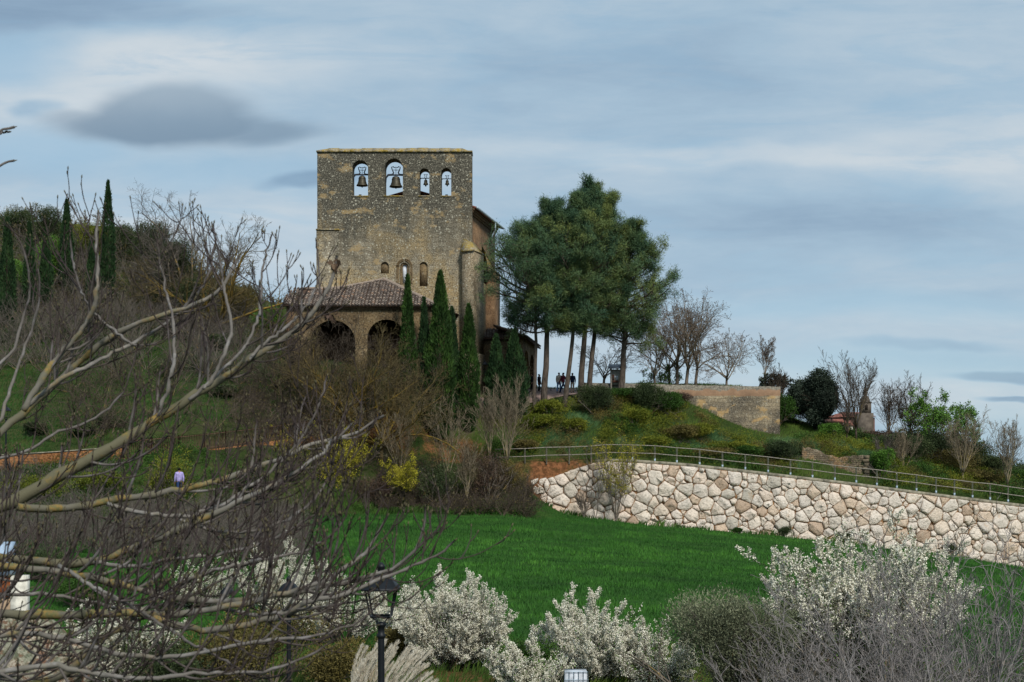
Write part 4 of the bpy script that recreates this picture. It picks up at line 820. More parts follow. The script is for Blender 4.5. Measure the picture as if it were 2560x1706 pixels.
olive_m = leafmat('olive_leaf', ((0, '#3a3e30'), (.4, '#5c604a'), (.7, '#7a7e62'), (1, '#a0a282')), 1.2)
khaki_m = leafmat('khaki_leaf', ((0, '#3b3520'), (.4, '#57502c'), (.7, '#6f6436'), (1, '#8c7c40')), 1)
brownleaf_m = leafmat('brown_twig_leaf', ((0, '#3a2e28'), (.5, '#54443a'), (1, '#75604a')), 1)
yel_m = leafmat('yellow_blossom', ((0, '#6b6a1c'), (.4, '#8f8a26'), (.7, '#aca033'), (1, '#c0b448')), 1)
white_pet = leafmat('white_petals', ((0, '#b4b29a'), (.35, '#d4d0bc'), (.7, '#e6e1d0'), (1, '#f0ecdf')), 2, rough=.6)
def fol_shape(g_, rx, ry, h, nl, base=.12, lumps=14, lump=.42):
    """leaf positions spread over lumps inside a bush outline; returns points, outward directions, lump id tint"""
    C_ = []; 
    for _ in range(lumps):
        a = g_.uniform(0, 2*PI); t_ = g_.uniform(0, 1)**.7; e = math.sin(min(1, .25+t_)*PI*.62)
        C_.append((math.cos(a)*rx*.62*e*g_.uniform(.3, 1), math.sin(a)*ry*.62*e*g_.uniform(.3, 1), h*(base+.22+(.78-lump*.5-base)*t_)))
    C_ = np.array(C_); i_ = g_.integers(0, lumps, nl); rad = g_.uniform(.75, 1.15, lumps)[i_]*lump
    d_ = unit(g_.normal(size=(nl, 3))); q = g_.uniform(.15, 1, nl)**.45*(1+.12*g_.normal(size=nl))
    P = C_[i_]+d_*(q*rad)[:, None]*np.array([rx, ry, h*.62]); P[:, 2] = np.abs(P[:, 2]); return P, d_, g_.random(lumps)[i_]
def shrub(name, label, cat, loc, rx, ry, h, nl, leaf, lmat, group=None, bmat=None, lumps=14, lump=.42, seed=0, upd=.3, part='foliage', wid=.45, twigs=9):
    g_ = np.random.default_rng(seed+1000); t0 = thing(name, label, cat, loc, group)
    P, d_, ti = fol_shape(g_, rx, ry, h, nl, lumps=lumps, lump=lump)
    m = MB(); m.leaves(P+np.array(loc), d_*.6+np.array([0, 0, upd])+g_.normal(0, .5, (nl, 3)), leaf*g_.uniform(.6, 1.3, nl), leaf*wid*g_.uniform(.7, 1.3, nl), np.clip(ti*.6+g_.random(nl)*.4, 0, 1)); m.build(part, lmat, t0)
    az = g_.uniform(0, 2*PI, twigs); el = g_.uniform(.5, 1.4, twigs); d0 = np.stack([np.cos(az)*np.cos(el)*rx/h*1.3, np.sin(az)*np.cos(el)*ry/h*1.3, np.sin(el)], -1)
    o_ = grow(g_, np.tile(np.array(loc, float)-[0, 0, .1], (twigs, 1)), d0, np.full(twigs, h*.85), np.full(twigs, .02+.008*h), [dict(n=5, wig=.12, kids=5, ang=.6, lr=.5, taper=.4), dict(n=4, wig=.15, kids=3, ang=.6, lr=.5, taper=.4), dict(n=3, wig=.15, kids=0)])
    m = MB(); [m.tubes(a, b_, 3, k=15) for a, b_, _ in o_]; m.build('branches', bmat or bark_grey, t0); return t0
def gp(px, y, dz=0.0): x_ = WX(px, y); return (x_, y, float(H(x_, y))+dz)

# ------------------------------------------------------------------ cypresses
def cypress(label, px, y, pytop, wpx, seed, lmat, pybase=None, lean=0, group='columnar cypresses below the church', dense=1.0, taperk=.9):
    wpx = wpx*1.22
    g_ = np.random.default_rng(seed); base = np.array(gp(px, y)); 
    if pybase: base[2] = min(base[2], (1180-pybase)/F*y)
    top = (1180-pytop)/F*y; h = top-base[2]; rr = wpx/2/F*y; t0 = thing('cypress', label, 'cypress', base, group)
    n = int((1500+700*h*rr)*dense*1.25); t_ = g_.uniform(.02, 1, n)**.9; th = g_.uniform(0, 2*PI, n)
    lump = .70+.42*np.array(nz(th*1.3+seed, t_*h*.8, 1.0, seed % 50))+.12*(nz(th*3, t_*h*2.2, 1.5, seed % 40+3)-.5)*2
    prof = np.minimum(1, (t_/.16)**.6)*np.clip((1-t_)/(1-taperk*.55), 0, 1)**.78
    prof = np.minimum(prof, 1.0); q = rr*prof*lump*g_.uniform(.55, 1.0, n)**.35*(1+.28*(g_.random(n) < .06)*g_.random(n))
    P = np.stack([np.cos(th)*q+lean*t_, np.sin(th)*q, t_*h*1.0], -1)+base; d_ = np.stack([np.cos(th)*.30, np.sin(th)*.30, np.ones(n)], -1)+g_.normal(0, .24, (n, 3))
    m = MB(); m.leaves(P, d_, g_.uniform(.22, .5, n)*(1-.3*t_), g_.uniform(.05, .10, n), np.clip(nz(th*2, t_*h, 1.2, 5)*.7+g_.random(n)*.35, 0, 1)); m.build('foliage', lmat, t0)
    m = MB(); tt = np.linspace(0, .93, 10); m.tubes(np.stack([base[0]+lean*tt, np.full(10, base[1]), base[2]+tt*h-.1], -1), np.linspace(.09+.03*rr, .02, 10), 7); m.build('trunk', bark_brown, t0)
    st = P[g_.integers(0, n, 160)]; ax = np.stack([np.full(160, base[0]), np.full(160, base[1]), st[:, 2]-.35], -1); m = MB(); m.tubes(np.stack([ax, st], 1), np.full((160, 2), .014), 3); m.build('branches', bark_brown, t0)
    return t0
CY = [('cypress standing nearest the porch arch, its tip in front of the pale window', 1019, 110.2, 692, 36, 1, cyp_m, 1085), ('short dark cypress between the window cypress and the thickest cypress', 1060, 110.6, 748, 28, 2, cypd_m, 1085),
      ('thickest and tallest cypress in front of the porch corner', 1101, 110.0, 682, 60, 3, cyp_m, 1098), ('slim dark cypress partly hidden behind the thickest one', 1130, 111.6, 772, 32, 4, cypd_m, 1090), ('narrow cypress between the porch and the lamp post by the buttress', 1172, 111.6, 765, 44, 5, cyp_m, 1092),
      ('ragged lower cypress right of the church lamp post', 1240, 113.2, 840, 44, 6, cypd_m, 1075), ('broad cypress beside the chapel arcade and the leftmost pine', 1286, 113.4, 828, 54, 7, cypd_m, 1070)]
for a in CY: cypress(*a, taperk=.9)
HC = [('tallest slender cypress on the left hill, top breaking the skyline', 270, 128, 455, 27, 11, 2.0), ('dark cypress on the hill left of the tallest one', 167, 126, 503, 29, 12, 1.2), ('cypress at the left edge of the hill, broad and dark', 18, 118, 548, 32, 13, 0), ('thin cypress between the left edge one and the small ones', 74, 121, 560, 24, 14, 0), ('small cypress on the hillside left of the dark one', 116, 123, 575, 24, 15, 0), ('small stubby cypress between the two tall hill cypresses', 229, 124, 600, 20, 16, 0)]
for l_, px, y, pt, wp, sd_, ln in HC: cypress(l_, px, y, pt, wp, sd_, cypd_m, None, 0, 'cypresses on the left hill', .8)

# ------------------------------------------------------------------ pines
def pine(label, foot, ent, topp, y, wpx, rpx, crownbase, seed, tone=0, asym=0, n1=64):
    g_ = np.random.default_rng(seed); b_ = W(foot[0], foot[1], y); b_[2] = min(b_[2], float(H(b_[0], y)))-.1; tp_ = W(topp[0], topp[1], y+.3); mid = W(ent, 825, y)
    t0 = thing('pine_tree', label, 'pine tree', b_, 'tall pines beside the church'); h = tp_[2]-b_[2]
    tt = np.linspace(0, 1, 16)[:, None]; hm = (mid[2]-b_[2])/h; C_ = np.stack([np.interp(tt[:, 0], [0, hm, 1], [b_[k], mid[k], tp_[k]]) for k in range(3)], -1); C_[1:-1] = .25*C_[:-2]+.5*C_[1:-1]+.25*C_[2:]; C_[1:-1] = .25*C_[:-2]+.5*C_[1:-1]+.25*C_[2:]; C_[1:-1, :2] += g_.normal(0, .025, (14, 2)); r0 = wpx/2/F*y
    m = MB(); m.tubes(C_, np.r_[r0*1.25, r0*1.06, np.linspace(r0, .04, 14)], 10); m.build('trunk', bark_pine, t0, True)
    cb = (1180-crownbase)/F*y; zf = (cb-b_[2])/h; t_ = zf+(1-zf)*(np.arange(n1)+g_.uniform(0, 1, n1))/n1*.97; st = np.stack([np.interp(t_, np.linspace(0, 1, 16), C_[:, k]) for k in range(3)], -1)
    az = np.arange(n1)*2.4+g_.normal(0, .4, n1); rr = rpx/F*y; u = (t_-zf)/(1-zf); L = rr*np.clip(.66+.45*np.sin(np.clip(u*1.3, 0, 1)*PI)-.62*np.clip(u-.45, 0, 1), .22, 1.1)*g_.uniform(.55, 1.12, n1)*(1+asym*np.cos(az))
    d_ = np.stack([np.cos(az), np.sin(az), .12+.75*u+g_.normal(0, .1, n1)], -1)
    # a few short dead snags on the bare trunk
    o_ = grow(g_, st, d_, L, .03+.016*L, [dict(n=7, wig=.09, up=.04, kids=8, t0=.22, ang=.85, lr=.42, rr=.55, taper=.35, len=lambda t: 1.15-.6*t), dict(n=4, wig=.14, up=.10, kids=4, t0=.25, ang=.7, lr=.5, rr=.6, taper=.5), dict(n=3, wig=.15, up=.15, kids=0, taper=.5)])
    m = MB(); [m.tubes(a, c_, 3 if i else 4) for i, (a, c_, _) in enumerate(o_)]; m.build('branches', bark_pine, t0)
    TP = []; TD = []; TI = []
    lvl_t = g_.random(len(o_[0][0]))
    par = np.repeat(np.arange(len(o_[0][0])), 8)
    for k, fr in ((2, ((1, .9), (2, 1.0))), (1, ((2, .55), (3, 1.0))), (0, ((6, 1.0),))):
        P, _, D = o_[k]
        for i, pr in fr:
            s_ = g_.random(len(P)) < pr; TP.append(P[s_, i]); TD.append(D[s_, i])
            pid = (np.arange(len(P))//(32 if k == 2 else 8 if k == 1 else 1))[s_]; TI.append(lvl_t[pid])
    TP = np.concatenate(TP); TD = np.concatenate(TD); TI = np.concatenate(TI); K = 16; n = len(TP)
    P = np.repeat(TP, K, 0)+g_.normal(0, .17, (n*K, 3)); D = unit(np.repeat(TD, K, 0)*.55+g_.normal(0, .62, (n*K, 3))+np.array([0, 0, .22]))
    m = MB(); m.blades(P, D, g_.uniform(.16, .36, n*K), g_.uniform(.022, .045, n*K), np.clip(np.repeat(TI, K)*.55+tone+g_.random(n*K)*.22, 0, 1)); m.build('needles', needle_m, t0); return t0
pine('leftmost pine with a slim trunk, its low boughs against the chapel roof', (1335,1028), 1341, (1325,580), 114.2, 10.5, 132, 835, 21, .05, -.2)
pine('second pine from the left with a thick straight trunk', (1360,1012), 1368, (1382,512), 114.9, 16, 118, 825, 22, .0)
pine('third pine from the left, leaning right, its foot in bushes', (1409,1030), 1434, (1448,495), 114.2, 12, 100, 830, 23, .1)
pine('pine with a flaring pale trunk in the middle of the group, highest crown', (1449,1008), 1462, (1478,466), 115.4, 15, 112, 832, 24, .15)
pine('pine close right of the flaring trunk, leaning right', (1470,998), 1486, (1515,500), 116.4, 13, 118, 830, 25, .25)
pine('rightmost pine of the group, standing before the notice board', (1552,990), 1562, (1580,575), 116.6, 15, 118, 862, 26, .22, .15, 72)

# ------------------------------------------------------------------ bare trees
def bare(name, label, loc, h, spread, seed, bm, style='spread', nlimb=6, leaf=None, group=None, rad=None, trunk=.22, lean=0, cat='bare tree', k=12, kids=(9, 6, 4)):
    g_ = np.random.default_rng(seed); t0 = thing(name, label, cat, loc, group); loc = np.array(loc, float); rad = rad or .012*h+.03
    th = h*trunk; T_ = np.stack([loc+[0, 0, -.2], loc+[lean*.4+g_.normal()*.05, 0, th*.5], loc+[lean, g_.normal()*.05, th]]); m = MB(); m.tubes(T_, np.array([rad*1.2, rad, rad*.85]), 8); m.build('trunk', bm, t0, True)
    az = np.arange(nlimb)*2.4+g_.uniform(0, 6); el = g_.uniform(.35, 1.25, nlimb) if style == 'spread' else g_.uniform(1.1, 1.5, nlimb)
    d_ = np.stack([np.cos(az)*np.cos(el)*spread, np.sin(az)*np.cos(el)*spread, np.sin(el)], -1); up = .03 if style == 'spread' else .06; wg = .16 if style == 'spread' else .08; an = .75 if style == 'spread' else .5
    L = (h-th)*g_.uniform(.75, 1.0, nlimb)
    o_ = grow(g_, np.tile(T_[-1], (nlimb, 1))-np.array([0, 0, 1])*g_.uniform(0, th*.25, (nlimb, 1)), d_, L, np.full(nlimb, rad*.52), [dict(n=8, wig=wg, up=up, kids=kids[0], t0=.2, ang=an, lr=.55, rr=.55, taper=.25), dict(n=6, wig=wg, up=up*1.5, kids=kids[1], t0=.2, ang=an, lr=.55, rr=.6, taper=.3, rmin=.009), dict(n=4, wig=wg*1.2, up=up, kids=kids[2], t0=.2, ang=an, lr=.55, rr=.7, taper=.5, rmin=.007), dict(n=3, wig=wg, up=up, kids=0, taper=.6)])
    m = MB(); [m.tubes(a, np.maximum(b_, .008), 5 if i == 0 else 3, k=k) for i, (a, b_, _) in enumerate(o_)]; m.build('branches', bm, t0)
    if leaf:
        lm, sz, pr, pn = leaf; P = np.concatenate([o_[3][0][:, 1], o_[3][0][:, 2], o_[2][0][:, 3]]); P = P[g_.random(len(P)) < pr]; P = np.repeat(P, 3 if pr == 1.0 else 1, 0); P = P+g_.normal(0, .09 if pr == 1.0 else .04, P.shape); m = MB(); m.leaves(P, g_.normal(size=P.shape), sz*g_.uniform(.6, 1.3, len(P)), sz*.6, g_.random(len(P))); m.build(pn, lm, t0)
    return t0
GB = 'bare trees behind the terrace wall'
dry = (brownleaf_m, .10, .25, 'dry_leaves')
for (px, y, pt, sp, sd_, l_, st_, nl_, lf, ln, rd, pb) in (
    (1511, 124, 835, 1.0, 41, 'small forked bare tree behind the pine trunks, left of the notice board', 'spread', 5, None, 0, .16, 962), (1638, 123, 800, 1.0, 42, 'bare tree with a single pale trunk just right of the rightmost pine', 'spread', 6, dry, -.1, .15, 966),
    (1673, 124, 735, .75, 43, 'bare tree with ivy-grey trunk, first of the close pair behind the terrace wall', 'spread', 6, dry, 0, .16, 967), (1690, 123, 722, .7, 44, 'bare tree with a dark trunk close beside its twin, highest brown crown', 'spread', 6, dry, .1, .2, 967), 
    (1715, 122, 730, .8, 45, 'bare tree with a thick crooked grey trunk in the middle of the row', 'spread', 6, dry, .2, .2, 967), (1738, 123, 745, .85, 46, 'bare tree leaning out right from the middle of the row', 'spread', 6, dry, .2, .18, 967),
    (1817, 122, 815, 1.05, 47, 'lone rounded bare tree with a straight trunk above the orange parapet', 'spread', 7, dry, 0, .14, 970), (1885, 122, 842, .6, 48, 'thin bare tree leaning right over the end of the parapet', 'up', 4, dry, .9, .1, 970)):
    z0 = (1180-pb-6)/F*y; bare('bare_tree', l_, (WX(px, y), y, z0-.6), (1180-pt)/F*y-z0+.6, sp, sd_, bark_tan, st_, nl_+1, lf, GB, rd*.72, .3, ln, kids=(9, 6, 4))
GC = 'bare trees on the left hill'
bare('bare_tree', 'wide bare tree on the hill, left one of the skyline pair, beside the tallest cypress', gp(455, 128), (1180-505)/F*128-float(H(WX(455, 128), 128)), 1.05, 51, bark_grey, 'spread', 8, None, GC, .24, .14, k=7, kids=(11, 8, 5))
bare('bare_tree', 'wide bare tree on the hill with orange-brown limbs, nearest the bell wall', gp(548, 126), (1180-530)/F*126-float(H(WX(548, 126), 126)), 1.15, 52, bark_yel, 'spread', 9, None, GC, .26, .12, k=5, kids=(11, 8, 5))
# trees in front of the porch
bare('bare_tree', 'bare tree with yellow lichen on crooked limbs in front of the left porch arch', gp(868, 105), (1180-800)/F*105-float(H(WX(868, 105), 105)), 1.5, 53, bark_yel, 'spread', 13, None, 'bare trees in front of the porch', .16, .2, k=9, kids=(11, 8, 5))
bare('bare_tree', 'wide low bare tree with yellow lichen limbs in front of the right porch arch', gp(955, 104.5), (1180-835)/F*104.5-float(H(WX(955, 104.5), 104.5)), 1.75, 54, bark_yel, 'spread', 14, None, 'bare trees in front of the porch', .15, .16, k=9, kids=(11, 8, 5))
for (px, y, pt, sp, sd_, l_, bm_, st_, nl_) in ((790, 108, 745, 1.35, 55, 'brown twiggy tree at the left end of the porch', bark_brown, 'spread', 13), (690, 106, 800, 1.4, 56, 'dense brown bare tree on the slope left of the porch', bark_brown, 'spread', 13),
    (835, 106, 800, 1.2, 63, 'twiggy brown bare tree right in front of the left porch arch', bark_brown, 'spread', 12), (925, 107, 815, 1.1, 64, 'brown bare tree between the two porch arches', bark_brown, 'spread', 12), (1000, 103, 1020, .8, 57, 'slender pale sapling under the window cypress', bark_pale, 'up', 6), (1120, 103.5, 1015, .7, 58, 'white-stemmed bare sapling in front of the thickest cypress', bark_pale, 'up', 5), (1268, 105.5, 945, .75, 59, 'pale many-stemmed bare tree before the broad cypress', bark_pale, 'up', 9), (1167, 101.5, 1110, 1.0, 60, 'forked pale bare tree at the field edge below the orange earth', bark_pale, 'up', 5),
    (1225, 106, 985, .8, 61, 'bare sapling below the church lamp post', bark_pale, 'up', 6), (905, 104, 1000, .8, 62, 'pale bare sapling left of the cypress row', bark_pale, 'up', 6)):
    b_ = gp(px, y); bare('bare_tree', l_, b_, (1180-pt)/F*y-b_[2], sp, sd_, bm_, st_, nl_, None, 'bare trees on the bank below the church', .07, .18)
for (px, y, pt, sp, sd_, l_, bm_, st_, nl_, pb) in ((2140, 118, 893, .95, 71, 'tall vase-shaped bare tree in front of the distant church tower', bark_brown, 'up', 9, 1096), (2118, 117, 985, 1.0, 72, 'small bare tree between the holm oak and the tall vase-shaped one', bark_brown, 'up', 6, 1090), (2222, 121, 962, .5, 73, 'narrow dark poplar-like bare tree right of the distant church', bark_brown, 'up', 8, 1090),
    (2275, 122, 962, .8, 74, 'dark bare tree between the narrow one and the fresh green tree', bark_brown, 'up', 8, 1095), (2258, 114, 1080, 1.1, 75, 'grey bare sapling with a leaning yellow limb above the fence', bark_pale, 'up', 7, 1205), (2408, 115, 1038, .9, 76, 'pale bare tree rising from dark scrub, second from the right edge', bark_pale, 'up', 9, 1210), (2518, 114, 1062, .9, 77, 'pale bare tree nearest the right edge of the picture', bark_pale, 'up', 8, 1230), (1945, 120, 925, .8, 78, 'thin bare tree just beyond the end of the terrace wall', bark_brown, 'up', 6, 1070), (2205, 112.5, 1090, .9, 79, 'small bare tree at the foot of the slope by the squared wall end', bark_grey, 'up', 6, 1180)):
    b_ = gp(px, y); b_ = (b_[0], b_[1], min(b_[2], (1180-pb)/F*y+.3)); bare('bare_tree', l_, b_, (1180-pt)/F*y-b_[2], sp, sd_, bm_, st_, nl_, None, 'bare trees right of the terrace', .09, .16)
b_ = gp(2335, 121); bare('budding_tree', 'rounded tree with fresh green leaves on the right ridge', b_, (1180-975)/F*121-b_[2], 1.05, 80, bark_grey, 'spread', 9, (bright_m, .15, 1.0, 'leaves'), None, .1, .15, cat='tree', kids=(9, 6, 5))
for i, (px, y, pt, l_) in enumerate(((1655, 125, 905, 'budding green shrub glimpsed behind the twin bare trunks'), (1935, 121, 930, 'dark leafy sapling behind the right end of the parapet'))):
    z0 = (1180-972)/F*y-.5; bare('budding_shrub', l_, (WX(px, y), y, z0), (1180-pt)/F*y-z0, 1.1, 85+i, bark_grey, 'spread', 7, (bright_m if i == 0 else holm_m, .14 if i == 0 else .2, .5, 'leaves'), None, .05, .1, cat='shrub')
# holm oak
def oak():
    y = 119.5; b_ = W(2039, 1088, y); g_ = np.random.default_rng(90); t0 = thing('holm_oak', 'dense round dark holm oak with a short trunk on the grassy mound', 'tree', b_)
    m = MB(); m.tubes([b_-(0, 0, .3), b_+(.02, 0, 1.2), b_+(.1, 0, 2.4), b_+(.3, 0, 4)], np.array([.2, .15, .13, .08]), 8); m.build('trunk', bark_brown, t0, True)
    P = []; TI = []
    for (px, py, r_) in ((2010,975,30),(2000,1000,28),(2050,955,32),(2068,975,28),(2040,985,36),(2068,1005,30),(2040,1020,32),(1995,985,26),(2020,1000,32),(2036,1042,20),(2042,1056,14),(1990,1010,18),(2075,990,20),(2060,1028,22)):
        c_ = W(px, py, y+g_.normal()*.5); n = int(34*r_); d_ = unit(g_.normal(size=(n, 3))); P.append(c_+d_*(g_.uniform(.1, 1, n)**.4)[:, None]*r_/F*y*(1+.12*g_.normal(size=(n, 1)))); TI.append(np.full(n, g_.random()*.5))
    P = np.concatenate(P); TI = np.concatenate(TI); K = 5; P = np.repeat(P, K, 0)+g_.normal(0, .09, (len(P)*K, 3)); m = MB(); m.leaves(P, g_.normal(size=P.shape)+np.array([0, 0, .4]), g_.uniform(.08, .18, len(P)), .09, np.clip(np.repeat(TI, K)+g_.random(len(P))*.4, 0, 1)); m.build('crown', holm_m, t0)
    st = np.tile(b_+(.1, 0, 2.0), (14, 1)); az = np.arange(14)*2.4; o_ = grow(g_, st, np.stack([np.cos(az), np.sin(az), g_.uniform(.3, 1.5, 14)], -1), np.full(14, 2.2), np.full(14, .06), [dict(n=5, wig=.15, kids=5, ang=.7, lr=.6), dict(n=3, kids=0)]); m = MB(); [m.tubes(a, c_, 3) for a, c_, _ in o_]; m.build('branches', bark_brown, t0)
oak()

# ------------------------------------------------------------------ shrubs on the slope, hill, bank
G1 = 'shrubs on the slope under the pines'
SH = [(1490,113.2,1.7,1.9,mgreen_m,'dark glossy bush on the slope right under the middle pines',dk_m),(1625,114.2,2.0,1.9,dk_m,'dark bush at the top of the slope below the rightmost pine',None),(1375,113.4,1.3,1.1,ygreen_m,'yellow-green bush at the foot of the leaning pine',None),(1440,111.6,1.2,.9,ygreen_m,'low yellow-green bush above the handrail',None),
      (1590,112.2,1.2,1.2,ygreen_m,'bright yellow-green bush in the middle of the slope',None),(1665,114.6,1.8,1.4,mgreen_m,'green ivy-like bush spilling over the crest beside the parapet',None),(1560,115.9,2.2,.8,mgreen_m,'low green growth around the rightmost pine foot',None),(1345,112.2,1.6,1.0,ygreen_m,'yellow-green scrub at the left end of the slope',None),
      (1735,113.2,2.2,.9,ygreen_m,'wide yellow-green bush in front of the stone face',None),(1820,112.4,2.3,.7,ygreen_m,'spreading yellow-green bush below the terrace wall corner',None),(1700,112.0,2.0,1.0,khaki_m,'khaki bush in the tall grass above the fence',None),(1900,113.2,1.2,.5,khaki_m,'small khaki bush at the foot of the terrace wall end',None),
      (1962,111.3,1.7,1.5,dk_m,'large dark round bush between the terrace wall and the rubble wall',None),(1690,116.0,1.5,.8,brownleaf_m,'dry brown twiggy bush against the stone face',None),(1865,111.6,1.7,.9,mgreen_m,'low green bush just behind the fence below the dark round bush',None),(2075,116.5,1.1,1.1,bright_m,'bright green bush left of the vase-shaped bare tree',None),(2205,111.8,1.0,1.8,bright_m,'upright bright green bush beside the squared wall end',None),
      (1945,119,1.6,2.0,mgreen_m,'green ivy mass behind the end of the terrace wall',None),(1985,121.5,3.0,1.4,brownleaf_m,'brown bramble heap left of the holm oak',None),(2065,122.5,2.6,.6,brownleaf_m,'low brown bramble right of the holm oak trunk',None),(1310,109.8,1.2,.8,khaki_m,'khaki bush behind the left end of the fence',None),(1640,110.6,1.6,.7,ygreen_m,'low yellow-green bush just behind the fence, right of the flowering sprig',None),(1770,110.7,2.4,.6,khaki_m,'thin khaki growth in the grass behind the fence',None)]
for i, (px, y, wr, hh, lm, l_, alt) in enumerate(SH):
    b_ = gp(px, y); shrub('shrub', l_, 'bush', b_, wr*1.12, wr*.9, hh*1.35, int(4200+2400*wr*hh), .12, alt or lm, G1, seed=i, lumps=20, lump=.36)
# thicket on the right ridge
G2 = 'bushes on the right ridge'
for i, (px, y, wr, hh, lm, l_) in enumerate(((2200,121,2.6,1.3,brownleaf_m,'brown thicket bush under the narrow bare tree'),(2280,122,3.2,1.6,brownleaf_m,'brown thicket bush under the dark bare tree'),(2350,121.5,3.4,2.4,dk_m,'dark olive bush left half of the big ridge thicket'),(2420,121,3.2,2.3,dk_m,'dark olive bush right half of the big ridge thicket'),(2300,118,3.2,2.6,dk_m,'dark bush in the middle of the ridge flank'),(2475,120,2.8,1.5,dk_m,'low dark bush where the ridge drops to the right'),(2250,117,2.6,2.4,dk_m,'dark bush behind the bare sapling with the leaning limb'),(2380,117.5,3.2,2.2,khaki_m,'khaki brown bush above the fence on the ridge flank'),(2540,119,2.8,1.0,mgreen_m,'low green bush at the right edge below the skyline'),(2145,119.5,1.5,.5,dk_m,'dark bush at the foot of the vase-shaped bare tree'),(2460,116,2.6,1.3,khaki_m,'dry khaki bush left of the bare tree at the right edge'),(2265,125,2.6,1.2,dk_m,'far dark bush below the distant church wall'))):
    shrub('shrub', l_, 'bush', gp(px, y), wr, wr*.7, hh, int(5000+900*wr*hh), .12, lm, G2, seed=50+i, lumps=18, lump=.4)
# rounded evergreens on the left hill
G3 = 'rounded bushes on the left hill'
for i, (px, y, pt, wr, lm, l_) in enumerate(((112,138,515,2.3,dk_m,'largest round evergreen bush on the hill skyline'),(45,140,525,2.2,dk_m,'dark bush on the skyline at the far left'),(230,136,556,2.0,ygreen_m,'olive green bush on the skyline just left of the tallest cypress'),(310,138,556,2.0,dk_m,'dark bush right of the tallest cypress'),(385,134,552,2.4,dk_m,'brown-green bush below the left bare hill tree'),(140,128,590,2.6,bright_m,'bright yellow-green bush between the small cypresses'),(45,126,640,2.2,bright_m,'yellow-green bush at the left edge of the hillside'),(435,130,600,2.6,dk_m,'dark bush under the pair of bare hill trees'),(470,127,690,2.2,dk_m,'shadowy bush on the hillside above the grey scrub'),(600,132,705,2.4,khaki_m,'khaki bush on the ridge between the bare tree and the wing roof'),(665,128,760,2.0,bright_m,'small bright bush just left of the wing roof'),(540,118,840,2.0,dk_m,'low dark bush on the lower hillside'),(760,106.3,1000,1.4,dk_m,'dark flowering bush with tiny pale dots on the lawn below the porch'),(90,92,1075,1.0,dk_m,'small dark bush on the lawn near the orange wall'),(205,92,1060,1.2,dk_m,'dark leafy bush on the lawn left of the picket fence'),(282,94,1060,1.2,dk_m,'dark leafy bush on the lawn behind the picket fence start'),(560,104,1020,1.7,dk_m,'dark bush on the lawn behind the middle of the picket fence'))):
    b_ = gp(px, y); hh = max(.8, (1180-pt)/F*y-b_[2]); shrub('shrub', l_, 'bush', (b_[0], b_[1], max(b_[2], (1180-pt)/F*y-4.5)), wr, wr, min(hh, 4.5), int(5500+600*wr*hh), .13, lm, G3, seed=80+i, lumps=16, lump=.4)

def scrub(name, n, xr, yr, hgt, bm, seed, cond=None, stems=7, spread=.5, kids=(4, 3), label=None, rad=.012, leaf=None, hj=.35, wg=.17):
    """a thicket nobody could count: many bare bushes as one object"""
    g_ = np.random.default_rng(seed); x = g_.uniform(*xr, n*3); y = g_.uniform(*yr, n*3); 
    if cond is not None: k = cond(x, y); x, y = x[k], y[k]
    x, y = x[:n], y[:n]; n = len(x); z = H(x, y); st = np.repeat(np.stack([x, y, z-.1], -1), stems, 0); m_ = n*stems; az = g_.uniform(0, 2*PI, m_); hh = hgt*np.repeat(g_.uniform(1-hj, 1+hj, n), stems)*g_.uniform(.7, 1.1, m_)
    o_ = grow(g_, st, np.stack([np.cos(az)*spread, np.sin(az)*spread, np.full(m_, .8)], -1), hh, rad*(.7+hh*.3), [dict(n=7, wig=wg, up=.02, kids=kids[0], t0=.2, ang=.6, lr=.55, rr=.65, taper=.35), dict(n=5, wig=wg*1.3, up=.03, kids=kids[1], t0=.2, ang=.75, lr=.55, rr=.7, taper=.4), dict(n=3, wig=.15, kids=0, taper=.6)])
    m = MB(); [m.tubes(a, np.maximum(b_, .006), 3, cap=False, k=14) for a, b_, _ in o_]
    o = m.build(name, bm); tag(o, label, None, None, 'stuff')
    if leaf:
        lm, sz, pr, nm = leaf; P = np.concatenate([o_[2][0][:, 1], o_[2][0][:, 2], o_[1][0][:, 2]]); P = P[g_.random(len(P)) < pr]; m = MB(); m.leaves(P, g_.normal(size=P.shape)+[0, 0, .4], sz*g_.uniform(.6, 1.3, len(P)), sz*.5, g_.random(len(P))); m.build(nm, lm, o, off=(0, 0, 0))
    return o
pxo = lambda x, y: x/y*F+1280
scrub('hillside_scrub', 250, (-52, -18), (106, 136), 3.0, bark_grey, 201, lambda x, y: (pxo(x, y) > -60) & (pxo(x, y) < 640), spread=.75, kids=(5, 3), rad=.02, label='tangle of grey bare scrub covering the left hillside')
scrub('hillside_brush', 260, (-60, -12), (120, 150), 1.4, bark_brown, 202, lambda x, y: (pxo(x, y) > -60) & (pxo(x, y) < 740), spread=.7, leaf=(khaki_m, .14, .8, 'dry_leaves'), label='low khaki brush along the top of the left hill')
scrub('lower_scrub', 300, (-36, -8), (62, 84), 1.7, bark_grey, 203, lambda x, y: (pxo(x, y) > -60) & (pxo(x, y) < 760)&(y < 84), spread=.45, kids=(5, 3), rad=.014, label='band of grey leafless scrub below the orange wall')
scrub('field_edge_brush', 230, (-20, 1.5), (99.5, 105.5), 1.7, bark_brown, 204, lambda x, y: (pxo(x, y) > 560) & (y > 99.3-ss(x, -6, -26)*12), spread=.7, kids=(5, 3), rad=.016, leaf=(khaki_m, .09, .16, 'dry_leaves'), label='brown bramble and brush along the far edge of the field')
